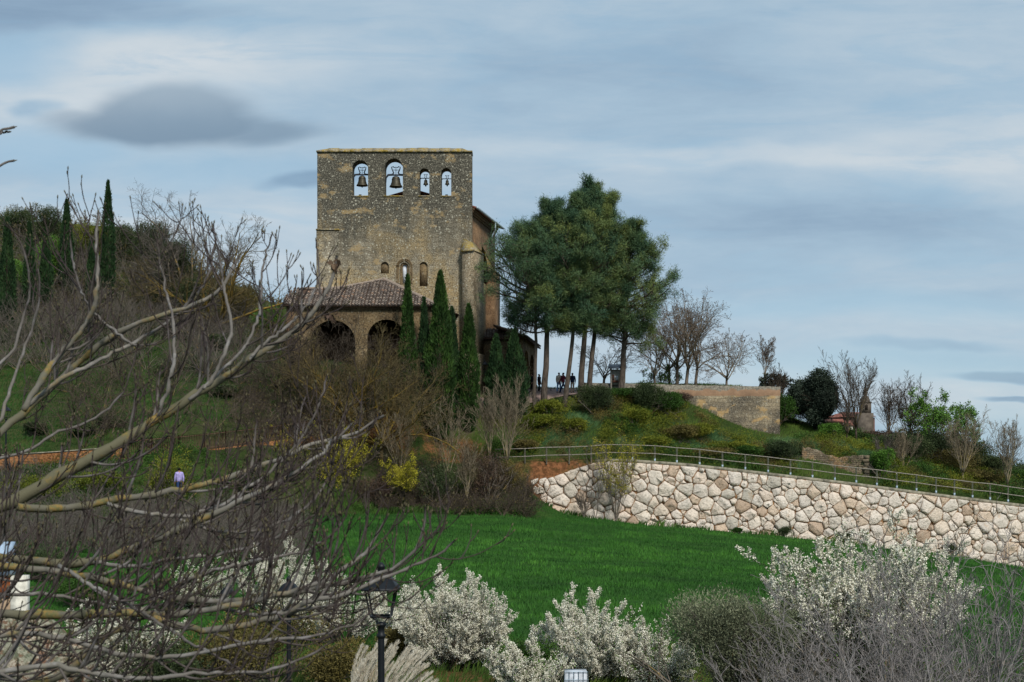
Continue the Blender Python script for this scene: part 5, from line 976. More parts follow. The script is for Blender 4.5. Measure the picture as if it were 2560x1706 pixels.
scrub('lawn_saplings', 55, (-38, -13), (89, 108), 3.4, bark_brown, 205, lambda x, y: (pxo(x, y) > 100) & (pxo(x, y) < 880), spread=.75, stems=5, rad=.02, wg=.22, kids=(6, 4), label='scattered thin grey saplings on the lawn slope left of the porch')
G4 = 'yellow flowering bushes on the bank'
for i, (px, y, pt, pb, wr, l_) in enumerate(((720,99,1085,1262,2.1,'leftmost yellow flowering bush, half hidden by the fig branches'),(860,101,1060,1240,1.4,'tall yellow flowering bush in front of the picket fence end'),(810,99.5,1130,1255,1.5,'lower yellow flowering bush left of the tall one'),(1005,100.5,1138,1250,1.35,'bright yellow-green flowering bush at the field edge, rightmost of them'))):
    b_ = np.array(gp(px, y)); b_[2] = (1180-pb)/F*y; g_ = np.random.default_rng(300+i); hh = (1180-pt)/F*y-b_[2]; t0 = thing('flowering_bush', l_, 'bush', b_, G4); ns = 16; az = g_.uniform(0, 2*PI, ns)
    o_ = grow(g_, np.tile(b_, (ns, 1)), np.stack([np.cos(az)*wr/hh*.75, np.sin(az)*.5, np.full(ns, 1.)], -1), np.full(ns, hh)*g_.uniform(.6, 1.05, ns), np.full(ns, .025), [dict(n=7, wig=.1, kids=8, t0=.3, ang=.6, lr=.4), dict(n=4, wig=.12, kids=5, t0=.15, ang=.6, lr=.5), dict(n=3, kids=0)])
    m = MB(); [m.tubes(a, np.maximum(c_, .007), 3, k=12) for a, c_, _ in o_]; m.build('branches', bark_brown, t0)
    P = np.concatenate([o_[2][0][:, 1], o_[2][0][:, 2], o_[1][0][:, 3], o_[1][0][:, 2]]); P = P[g_.random(len(P)) < .95]; P = np.repeat(P, 5, 0)+g_.normal(0, .07, (len(P)*5, 3)); m = MB(); m.leaves(P, g_.normal(size=P.shape), g_.uniform(.05, .11, len(P)), .06, g_.random(len(P))); m.build('blossom', yel_m, t0)
# dark green bushes on the bank
for i, (px, y, pt, pb, wr, lm, l_) in enumerate(((1085,101,1155,1270,2.0,dk_m,'dark olive round bush right of the yellow flowering bush'),(1215,102.5,1130,1275,1.9,brownleaf_m,'brown twiggy bush beside the left end of the boulder wall'),(1270,104.5,1150,1268,1.6,khaki_m,'khaki bush touching the leftmost boulders'),(940,100.5,1190,1275,1.8,brownleaf_m,'low brown bush between the yellow flowering bushes'),(620,91,1180,1285,2.0,dk_m,'dark ivy bush below the picket fence'),(430,84.5,1125,1215,1.9,ygreen_m,'ivy covered bank bush behind the person in lavender'),(80,81,1190,1240,2.8,ygreen_m,'yellow-green ivy bank under the orange wall, far left'),(240,83,1180,1240,2.8,ygreen_m,'yellow-green ivy bank under the orange wall, right part'))):
    b_ = np.array(gp(px, y)); b_[2] = min(b_[2], (1180-pb)/F*y); shrub('shrub', l_, 'bush', b_, wr, wr*.7, (1180-pt)/F*y-b_[2], 6500, .11, lm, 'bushes on the bank left of the boulder wall', seed=120+i, lumps=16)

# ------------------------------------------------------------------ grass and ground cover
def grass(name, n, xr, yr, h, wd, m_, seed, cond=None, bend=.5, wind=.25, label=None, clump=.6):
    g_ = np.random.default_rng(seed); x = g_.uniform(*xr, n); y = g_.uniform(*yr, n); k = np.ones(n, bool) if cond is None else cond(x, y, g_); x, y = x[k], y[k]; n = len(x)
    c_ = nz(x, y, clump, seed % 97); hh = h*(.45+.9*c_)*g_.uniform(.7, 1.2, n); a = g_.uniform(0, 2*PI, n); lean = bend*g_.uniform(.2, 1, n)
    d1 = np.stack([np.cos(a)*lean*.5+wind, np.sin(a)*lean*.5, np.ones(n)], -1); d2 = np.stack([np.cos(a)*lean*1.2+wind*2.2, np.sin(a)*lean*1.2, np.full(n, .8)], -1); p = np.stack([x, y, H(x, y)-.02], -1)
    s_ = np.stack([g_.normal(size=n), g_.normal(size=n)*.4, np.zeros(n)], -1); s_ = unit(s_)*wd*.5; q = p+unit(d1)*(hh*.55)[:, None]; t_ = q+unit(d2)*(hh*.5)[:, None]
    V_ = np.stack([p-s_, p+s_, q+s_*.8, q-s_*.8, t_], 1).reshape(-1, 3); i_ = np.arange(n)[:, None]*5; m = MB(); m.both(V_, i_+np.array([0, 1, 2, 3]), i_+np.array([3, 2, 4]), np.repeat(np.clip(c_*.6+g_.random(n)*.4, 0, 1), 5)); o = m.build(name, m_); tag(o, label, None, None, 'stuff'); return o
def fieldfn(t):
    x = t.math('ADD', t.math('MULTIPLY', attr(t, 'tint'), .38), t.math('ADD', t.math('MULTIPLY', t.math('SUBTRACT', t.noise(t.mapping(t.P, (.08, .28, .1)), 1.0, 5, .6), .3), .75), t.math('MULTIPLY', t.math('SUBTRACT', t.noise(t.mapping(t.P, (.5, 1.1, .5)), 1.0, 3, .6), .5), .5)))
    return ramp(t, x, ((.12, '#1f3b1a'), (.32, '#2d5421'), (.52, '#417029'), (.75, '#5a8833'), (1, '#789a42')))
fieldg = mat('field_grass', fieldfn, .7, .1)
tallg = leafmat('tall_grass', ((0, '#263c20'), (.4, '#3c5a34'), (.7, '#557448'), (1, '#869462')), .5)
slopeg = leafmat('slope_grass', ((0, '#2a3a16'), (.4, '#3c5520'), (.7, '#566a2a'), (1, '#857a44')), .3)
grass('field_crop', 330000, (-30, 40), (43, 107), .19, .03, fieldg, 401, lambda x, y, g_: (pxo(x, y) > -40) & (pxo(x, y) < 2640) & (y < wally(x)+.2-ss(x, XL0+3, XL0-4)*5-ss(x, -6, -26)*16) & (g_.random(len(x)) < .35+.65*ss(y, 110, 45)), bend=.8, wind=.05, clump=.9, label='short dense green crop covering the whole field')
up_ = lambda x, y: y > wally(x)+1.6
grass('tall_grass', 110000, (0, 34), (108.5, 119), .55, .04, tallg, 402, lambda x, y, g_: up_(x, y) & (pxo(x, y) > 1290) & (y > wally(x)+2.5) & (nz(x, y, .5, 3)+.25*(g_.random(len(x))-.5) > .50) & ~((pxo(x, y) > 1995) & (pxo(x, y) < 2190) & (y < 112.4)) & (y < 113.8+2.5*ss(x, 10, 24)), bend=.6, wind=.5, label='tall wind-bent grass on the slope behind the fence')
grass('slope_grass', 120000, (-6, 48), (108, 128), .3, .03, slopeg, 403, lambda x, y, g_: up_(x, y) & (pxo(x, y) > 1180) & ~((y > 114.6) & (x < 6.5) & (y < 124)), label='short mixed grass on the terrace slopes and mound')
grass('lawn_grass', 90000, (-48, -4), (85, 122), .22, .04, leafmat('lawn_grass', ((0, '#1c3316'), (.4, '#28471c'), (.7, '#375824'), (1, '#5e6a30')), .3), 404, lambda x, y, g_: (pxo(x, y) > -60) & (pxo(x, y) < 1300) & (y > 86+ss(x, -33, -13)*18), label='lawn grass below the porch and on the lower hillside')
grass('field_edge_weeds', 30000, (-24, 44), (98, 108.5), .5, .06, mgreen_m, 405, lambda x, y, g_: (np.abs(y-(wally(x)-.25-ss(x, XL0+4, XL0-3)*5-ss(x, -6, -26)*16)) < .45+1.2*ss(x, 2, -4)) & (pxo(x, y) > 500) & (nz(x, y, .6, 9) > np.where(x > 3, .45, .1)), label='green weeds along the foot of the wall and the field edge')
grass('near_grass', 60000, (-20, 22), (20, 44), .4, .025, slopeg, 406, lambda x, y, g_: (np.abs(pxo(x, y)-1280) < 1450), label='rough grass around the blossoming bushes')

def cover(name, lm, n, xr, yr, r, leaf, seed, cond, label, hk=1.15, nl=190):
    """low leafy growth nobody could count: thousands of small tufts merged into one object"""
    g_ = np.random.default_rng(seed); x = g_.uniform(*xr, n*6); y = g_.uniform(*yr, n*6); k = cond(x, y); x, y = x[k][:n], y[k][:n]; n = len(x); rr = r*g_.uniform(.5, 1.3, n)
    c_ = np.repeat(np.stack([x, y, H(x, y)], -1), nl, 0); R_ = np.repeat(rr, nl)[:, None]; d_ = unit(g_.normal(size=(n*nl, 3))); d_[:, 2] = np.abs(d_[:, 2]); P = c_+d_*R_*(g_.uniform(.2, 1, (n*nl, 1))**.5)*np.array([1, 1, hk])
    m = MB(); m.leaves(P, d_*.5+g_.normal(0, .5, (n*nl, 3))+[0, 0, .3], leaf*g_.uniform(.6, 1.3, n*nl), leaf*.45, np.clip(np.repeat(g_.random(n), nl)*.6+g_.random(n*nl)*.4, 0, 1)); o = m.build(name, lm); tag(o, label, None, None, 'stuff')
sl_ = lambda x, y: up_(x, y) & (pxo(x, y) > 1225) & (pxo(x, y) < 2640) & (y < 116.6+ss(x, 24, 30)*6) & ~((x < 7) & (y > 114.8)) & (y > wally(x)+2.2) & ~((pxo(x, y) > 1790) & (pxo(x, y) < 1990) & (y > 114.9)) & ~((pxo(x, y) > 1985) & (pxo(x, y) < 2195) & (y < 112.6))
cover('yellow_green_cover', ygreen_m, 700, (-2, 44), (108, 122), .75, .11, 901, lambda x, y: sl_(x, y) & (nz(x, y, .45, 31) > .5), 'yellow-green low scrub scattered over the terrace slope')
cover('dark_green_cover', mgreen_m, 700, (-2, 44), (108, 122), .75, .12, 902, lambda x, y: sl_(x, y) & (nz(x, y, .4, 32) > .48), 'mid green low leafy growth on the terrace slope')
cover('dry_cover', khaki_m, 550, (-2, 46), (108, 124), .62, .10, 903, lambda x, y: sl_(x, y) & (nz(x, y, .5, 33) > .55), 'khaki dry low growth on the terrace slope')
cover('ridge_cover', dk_m, 420, (26, 50), (112, 128), .9, .13, 904, lambda x, y: (pxo(x, y) > 2215) & (pxo(x, y) < 2700) & (y > 114) & (nz(x, y, .3, 34) > .35), 'dark low brush covering the right ridge')
cover('ivy_cover', mgreen_m, 300, (-34, -6), (78, 92), .55, .10, 905, lambda x, y: (pxo(x, y) > -40) & (pxo(x, y) < 800) & (y < 85+ss(x, -33, -13)*18-1.2) & (y > 78+ss(x, -30, -8)*14), 'ivy and low green growth on the bank under the orange wall and picket fence')
cover('hill_cover', dk_m, 800, (-60, -16), (108, 146), 1.0, .16, 906, lambda x, y: (pxo(x, y) > -60) & (pxo(x, y) < 700) & (nz(x, y, .22, 35) > .5), 'dark green low brush between the scrub on the left hill', nl=130)
cover('nettle_cover', mgreen_m, 150, (-16, 2), (98.6, 104.6), .38, .10, 907, lambda x, y: (np.abs(y-(wally(x)-5.8-ss(x, -6, -26)*14)) < .9) & (pxo(x, y) > 620) & (pxo(x, y) < 1330), 'bright nettles along the far field edge', nl=140)
cover('understory', dk_m, 260, (6, 22), (24, 38), .5, .08, 908, lambda x, y: (pxo(x, y) > 1650) & (pxo(x, y) < 2640) & (nz(x, y, .6, 36) > .35), 'dark undergrowth beneath the silvery shrubs', nl=200)
# ------------------------------------------------------------------ blossoming bushes in the foreground
def blossom(label, px, y, pt, wpx, seed, stems=26, dens=1.0, group='white blossoming bushes below the field', leafy=0, up=.04, pb=None, yell=False, fl=.031, top_only=False, sweep=0):
    g_ = np.random.default_rng(seed); b_ = np.array(gp(px, y)); 
    hh = (1180-pt)/F*y-b_[2]; wr = wpx/2/F*y; t0 = thing('blossoming_bush', label, 'bush', b_, group); az = g_.uniform(0, 2*PI, stems); sp = g_.uniform(.1, 1, stems)**.7
    d0 = np.stack([np.cos(az)*sp*wr/hh*1.75+sweep, np.sin(az)*sp*.9, np.full(stems, 1.)], -1)
    o_ = grow(g_, np.tile(b_, (stems, 1))+g_.normal(0, .12, (stems, 3))*[1, 1, 0]-[0, 0, .1], d0, hh*g_.uniform(.7, 1.12, stems)*(1.08-.25*sp), np.full(stems, .022), [dict(n=9, wig=.09, up=up, kids=16, t0=.18, ang=.55, lr=.34, rr=.5, taper=.25), dict(n=6, wig=.09, up=up*3, kids=6, t0=.1, ang=.6, lr=.42, rr=.6, taper=.3), dict(n=5, wig=.12, up=.08, kids=0, taper=.5)])
    m = MB(); [m.tubes(a, np.maximum(c_, .0045), 4 if i == 0 else 3, k=20) for i, (a, c_, _) in enumerate(o_)]; m.build('branches', bark_brown, t0)
    def along(P, f0, n_): 
        k = len(P); t_ = g_.uniform(f0, 1, (k, n_))*(P.shape[1]-1); i0 = np.clip(t_.astype(int), 0, P.shape[1]-2); f_ = (t_-i0)[..., None]; mi = np.arange(k)[:, None]; return (P[mi, i0]*(1-f_)+P[mi, i0+1]*f_).reshape(-1, 3)
    P = np.concatenate([along(o_[2][0], .1, int(9*dens)), along(o_[1][0], .35, int(12*dens)), along(o_[0][0], .8, 14)])
    msk = nz(P[:, 0]*1.6, P[:, 2]*1.6+P[:, 1], 1.0, seed % 60); P = P[g_.random(len(P)) < np.clip(msk*1.7+.02, .15, 1)]
    if top_only: P = P[P[:, 2] > b_[2]+hh*(.35+.25*g_.random(len(P)))]
    K = 3; P = np.repeat(P, K, 0)+g_.normal(0, .022, (len(P)*K, 3)); m = MB(); m.leaves(P, g_.normal(size=P.shape)+[0, -.3, .3], fl*g_.uniform(.7, 1.4, len(P)), fl*g_.uniform(.7, 1.2, len(P)), g_.random(len(P))); m.build('blossom', white_pet, t0)
    if leafy:
        P = along(o_[2][0], .2, leafy)+g_.normal(0, .03, (len(o_[2][0])*leafy, 3)); m = MB(); m.leaves(P, g_.normal(size=P.shape), .05, .028, g_.random(len(P))); m.build('leaves', bright_m, t0)
    return t0
blossom('large white blossoming bush just right of the nearest lamp post', 1135, 40, 1445, 400, 501, 60, 1.25, leafy=1)
blossom('wide white blossoming bush in the middle, above the small white tank', 1480, 38, 1500, 420, 502, 60, 1.2, leafy=1)
blossom('white blossoming bush behind the nearest lamp post, hidden by fig branches', 860, 44, 1400, 300, 503, 26, 1.0)
blossom('white and green blossoming bush behind the second lamp post', 700, 46, 1365, 300, 504, 26, .9, leafy=1)
blossom('white blossoming bush low down behind the fig branches, left of the lamps', 300, 36, 1500, 330, 505, 28, .8, leafy=1)
blossom('sparse white blossoming bush right of the green rock, upper left of the lamps', 520, 50, 1385, 260, 506, 22, .6, leafy=2)
blossom('low white blossoming bush filling the gap between the two large ones', 1312, 36, 1590, 240, 508, 30, 1.1, leafy=2)
blossom('small white blossoming bush behind the pampas plumes', 1010, 42, 1500, 220, 509, 24, 1.0, leafy=1)
blossom('small white blossoming bush against the olive bush', 1640, 37, 1560, 200, 510, 22, .9, leafy=2)
t_ = blossom('tall white blossoming pear tree with green leaves rising behind the silvery bare shrubs', 2170, 37, 1330, 700, 507, 60, 1.35, None, leafy=3, fl=.046, top_only=True)
t_['category'] = 'tree'; t_.name = 'pear_tree'
# khaki scrub and evergreen mass between the blossom bushes and the lamps
for i, (px, y, pt, wr, lm, l_) in enumerate(((680, 37, 1510, 1.9, khaki_m, 'khaki brown bush behind the second lamp post'), (560, 34, 1560, 1.5, khaki_m, 'khaki yellow bush at the bottom left of the second lamp post'), (830, 36, 1600, 1.2, khaki_m, 'khaki bush between the two nearest lamp posts'), (110, 56, 1375, 1.9, dk_m, 'dark ivy bush behind the white gate pier'), (200, 50, 1440, 1.6, mgreen_m, 'green ivy bush right of the white gate pier'), (1310, 37, 1600, 1.0, mgreen_m, 'small green bush in the gap between the two large blossoming bushes'), (1000, 41, 1560, 1.0, khaki_m, 'khaki bush behind the pampas grass'), (420, 33, 1600, 1.3, dk_m, 'dark bush low down under the fig branches'))):
    b_ = np.array(gp(px, y)); shrub('shrub', l_, 'bush', b_, wr, wr*.7, max(.7, (1180-pt)/F*y-b_[2]), 9000, .075, lm, 'bushes around the lamp posts', seed=160+i, lumps=18)
# olive bushes
for i, (px, y, pt, wr, l_) in enumerate(((1780, 34, 1475, 1.7, 'grey-green olive bush right of the middle blossoming bush'), (1890, 33.5, 1500, 1.4, 'smaller grey-green olive bush behind the silvery bare shrubs'), (2010, 36.5, 1480, 1.1, 'pale olive bush between the blossoming pear and the silvery shrubs'))):
    b_ = np.array(gp(px, y)); shrub('olive_bush', l_, 'bush', b_, wr, wr*.9, (1180-pt)/F*y-b_[2], 26000, .07, olive_m, 'olive bushes at the near edge of the field', seed=180+i, lumps=26, lump=.34, upd=.6, wid=.3, twigs=16)
# silvery bare shrubs in the lower right corner
silver = woodmat('silver_twig', '#8d8581', '#a19b98', '#aaa49a', '#a8873a', .5)
for i, (px, y, pt, wpx, n_, sw, l_) in enumerate(((2250, 27, 1470, 620, 26, 0, 'large silvery bare shrub in front of the blossoming pear tree'), (2060, 25, 1590, 560, 20, -.5, 'silvery bare shrub sweeping low to the left under the olive bushes'), (2480, 26, 1370, 420, 14, .1, 'silvery bare shrub in the bottom right corner with upright twigs'), (2330, 22, 1600, 520, 16, -.2, 'nearest silvery bare shrub along the bottom edge'))):
    g_ = np.random.default_rng(600+i); b_ = np.array(gp(px, y)); hh = (1180-pt)/F*y-b_[2]; wr = wpx/2/F*y; t0 = thing('bare_shrub', l_, 'bush', b_, 'silvery bare shrubs in the lower right corner'); az = g_.uniform(0, 2*PI, n_); sp = g_.uniform(.15, 1, n_)
    o_ = grow(g_, np.tile(b_, (n_, 1))-[0, 0, .1], np.stack([np.cos(az)*sp*wr/hh*1.5+sw, np.sin(az)*sp*.8, np.full(n_, 1)], -1), hh*g_.uniform(.75, 1.15, n_), np.full(n_, .024), [dict(n=10, wig=.12, up=.02, kids=9, t0=.15, ang=.5, lr=.55, rr=.6, taper=.3), dict(n=8, wig=.16, up=.04, kids=5, t0=.15, ang=.55, lr=.55, rr=.65, taper=.3), dict(n=6, wig=.2, up=.05, kids=1, t0=.2, ang=.6, lr=.5, rr=.8), dict(n=3, wig=.1, kids=0)])
    m = MB(); [m.tubes(a, np.maximum(c_, .0048), 4 if j == 0 else 3, k=30) for j, (a, c_, _) in enumerate(o_)]; m.build('branches', silver, t0)
# flowering sprig before the boulder wall
def sprig(px, y, pt, pb, l_, seed, lm, leafn, wr=.5, n_=14):
    g_ = np.random.default_rng(seed); b_ = W(px, pb, y); b_[2] = float(H(b_[0], y)); hh = (1180-pt)/F*y-b_[2]; t0 = thing('sapling', l_, 'sapling', b_); az = g_.uniform(0, 2*PI, n_)
    o_ = grow(g_, np.tile(b_, (n_, 1)), np.stack([np.cos(az)*.22*wr/.5, np.sin(az)*.2, np.ones(n_)], -1), hh*g_.uniform(.7, 1.05, n_), np.full(n_, .022), [dict(n=8, wig=.05, up=.03, kids=9, t0=.3, ang=.45, lr=.3), dict(n=4, wig=.1, up=.05, kids=4, t0=.2, ang=.5, lr=.5), dict(n=3, kids=0)])
    m = MB(); [m.tubes(a, np.maximum(c_, .007), 3, k=12) for a, c_, _ in o_]; m.build('branches', bark_grey, t0)
    if lm: P = np.concatenate([o_[2][0][:, 1], o_[2][0][:, 2], o_[1][0][:, 2]]); P = P[P[:, 2] > b_[2]+hh*.3]; P = np.repeat(P, leafn, 0)+g_.normal(0, .05, (len(P)*leafn, 3)); m = MB(); m.leaves(P, g_.normal(size=P.shape), .09, .05, g_.random(len(P))); m.build('leaves', lm, t0)
sprig(1540, 106.2, 1095, 1290, 'tall sapling with yellow-green young leaves in front of the boulder wall', 701, yel_m, 3, .6, 18)
sprig(1490, 106.4, 1110, 1270, 'thin dark leafless sapling left of the yellow-green one, by the boulder wall', 702, None, 0, .5, 6)
sprig(1460, 106.0, 1230, 1300, 'small tuft of brown twigs at the foot of the boulder wall', 703, None, 0, .9, 16)
for i, (px, y, wr, hh, lm, l_) in enumerate(((1960, 106.0, .8, .9, dk_m, 'small dark bush at the foot of the boulder wall, left one'), (2110, 106.2, .9, 1.0, dk_m, 'dark bush at the foot of the boulder wall just left of the pear tree'), (2375, 107.6, .9, 1.1, dk_m, 'dark bush at the foot of the boulder wall, seen right of the pear tree'), (1845, 105.9, .45, .5, mgreen_m, 'tiny green bush at the wall foot near a gap in the boulders'))):
    shrub('shrub', l_, 'bush', gp(px, y), wr, wr*.6, hh, 2600, .08, lm, 'small bushes at the foot of the boulder wall', seed=200+i)

# pampas grass
def pampas():
    b_ = np.array(gp(945, 30)); t0 = thing('pampas_grass', 'clump of pale pampas grass with feathery plumes beside the nearest lamp post', 'ornamental grass', b_); g_ = np.random.default_rng(801); n = 60
    px = g_.uniform(850, 1060, n); y = 30+g_.normal(0, .35, n); tz_ = g_.uniform(1585, 1660, n)+np.abs(px-930)*.25; tip = np.stack([(px-1280)/F*y, y, (1180-tz_)/F*y], -1); st = np.stack([b_[0]+(tip[:, 0]-b_[0])*.45-.1, y, np.full(n, b_[2])], -1)
    t_ = np.linspace(0, 1, 9)[None, :, None]; P = st[:, None]*(1-t_)+tip[:, None]*t_; P[..., 0] += .42*(t_[..., 0]**3)-.1; P[..., 2] -= .16*t_[..., 0]**4; m = MB(); m.tubes(P, np.full((n, 9), .004), 3); m.build('stems', mat('straw', lambda t: t.mix(t.noise(t.P, 9, 3), lin('#a38b62'), lin('#cbb58a')), .8), t0)
    K = 420; f_ = 1-.40*g_.random((n, K))**1.2; i0 = np.clip((f_*8).astype(int), 0, 7); fr = (f_*8-i0)[..., None]; mi = np.arange(n)[:, None]; Q = P[mi, i0]*(1-fr)+P[mi, i0+1]*fr; D = np.tile(unit(tip-st)[:, None], (1, K, 1))*1.5+g_.normal(0, .32, (n, K, 3))+[.45, 0, 0]; sel = g_.random(n) < .8
    m = MB(); m.blades(Q[sel].reshape(-1, 3), D[sel].reshape(-1, 3), .13, .011, g_.random(sel.sum()*K)); m.build('plumes', mat('plume', lambda t: ramp(t, attr(t, 'tint'), ((0, '#b3a894'), (.5, '#cfc6b4'), (1, '#e2dccd'))), .8), t0)
    n = 1400; x = b_[0]+g_.normal(0, .38, n); p = np.stack([x, 30+g_.normal(0, .3, n), np.full(n, b_[2])], -1); m = MB(); m.blades(p, np.stack([g_.normal(0, .25, n)+.1, g_.normal(0, .2, n), np.ones(n)], -1), g_.uniform(.6, 1.15, n), .014, g_.random(n)); m.build('leaves', mat('dry_blades', lambda t: ramp(t, attr(t, 'tint'), ((0, '#6f6a3c'), (.4, '#9a8656'), (1, '#c2a878'))), .8), t0)
pampas()

# ------------------------------------------------------------------ street lamps
def lamp(label, px, y, pytop, s=1.0, polem=None, group='black lantern street lamps'):
    x = WX(px, y); zt_ = (1180-pytop)/F*y; zg = float(H(x, y)); t0 = thing('street_lamp', label, 'street lamp', (x, y, zg), group); pm = polem or iron_m
    zc = zt_-1.03*s; m = MB(); hp = zc-zg
    pr = [(.11, 0), (.11, .12), (.085, .2), (.085, .75), (.10, .8), (.07, .88), (.052, 1.0)]
    m.lathe([(a*s, zg-.05+b_*min(1, hp/1.6)) for a, b_ in pr]+[(.046*s, zc-.02)], (x, y, 0), 14); m.build('pole', pm, t0, True)
    m = MB(); m.lathe([(.046*s, zc-.02), (.062*s, zc), (.062*s, zc+.03*s), (.048*s, zc+.05*s), (.048*s, zc+.14*s), (.07*s, zc+.16*s), (.07*s, zc+.19*s), (.03*s, zc+.21*s)], (x, y, 0), 14); m.build('collar', iron_m, t0, True)
    def sq(h_, z_): return [(x-h_*s, y-h_*s, z_), (x+h_*s, y-h_*s, z_), (x+h_*s, y+h_*s, z_), (x-h_*s, y+h_*s, z_)]
    zb = zc+.29*s; zr = zc+.66*s
    m = MB(); A, B = sq(.135, zb), sq(.205, zr)
    for i in range(4): m.tubes([A[i], B[i]], np.full(2, .012*s), 4); m.tubes([A[i], A[(i+1) % 4]], np.full(2, .014*s), 4); m.tubes([B[i], B[(i+1) % 4]], np.full(2, .014*s), 4); c_ = sq(.045, zc+.19*s)[i]; d_ = sq(.075, zc+.25*s)[i]; m.tubes([c_, d_, A[i]], np.full(3, .010*s), 4)
    m.build('lantern_frame', iron_m, t0)
    m = MB(); rings = [sq(.255, zr-.005), sq(.255, zr+.012*s), sq(.235, zr+.035*s), sq(.12, zr+.20*s), sq(.055, zr+.235*s)]; v = sum(rings, []); m.both(v, [(k*4+i, k*4+(i+1) % 4, k*4+4+(i+1) % 4, k*4+4+i) for k in range(4) for i in range(4)]+[(3, 2, 1, 0)], [(16, 17, 18), (16, 18, 19)])
    m.lathe([(.055*s, zr+.235*s), (.052*s, zr+.30*s), (.06*s, zr+.31*s), (.05*s, zr+.335*s), (.02*s, zr+.37*s), (0, zr+.375*s)], (x, y, 0), 12); m.build('lantern_roof', iron_m, t0); return t0
lamp('nearest and largest black street lamp, beside the pampas grass', 953, 19.7, 1407)
lamp('second black street lamp, its lantern behind fig branches left of the nearest one', 722, 31.5, 1441)
lamp('third and farthest black street lamp of the near row, mostly hidden by fig branches', 569, 43, 1458, .85)
lamp('small lantern street lamp with a rusty red pole beside the church buttress', 1212, 115, 901, 1.0, rust_m, None)
lamp('street lamp at the far left edge on the path by the orange stone wall', 15, 84.6, 1012, 1.0, None, None)

# ------------------------------------------------------------------ people
cloth = {k: flat('cloth_'+k, h, .9, .1, 0, .08, 10) for k, h in dict(cream='#ddd6c6', maroon='#6a2c3c', navy='#27324a', jeans='#6a92ba', dkjeans='#2b3c60', beige='#b09c86', black='#1c1e24', lavender='#a69acb', hair='#1a1613', brownhair='#4a3626').items()}
skin_m = flat('skin', '#9a7460', .6, .3, 0, .05)
def skinobj(name, verts, edges, radii, m_, parent, root=0, sub=1):
    me = bpy.data.meshes.new(name); me.from_pydata([tuple(map(float, v)) for v in verts], edges, []); o = bpy.data.objects.new(name, me); COL.objects.link(o); o.parent = parent
    md = o.modifiers.new('skin', 'SKIN'); sv = me.skin_vertices[0].data
    for i, r_ in enumerate(radii): sv[i].radius = (r_, r_) if np.isscalar(r_) else r_; sv[i].use_root = (i == root)
    s_ = o.modifiers.new('sub', 'SUBSURF'); s_.levels = sub; s_.render_levels = sub; me.materials.append(m_); md.use_smooth_shade = True; return o
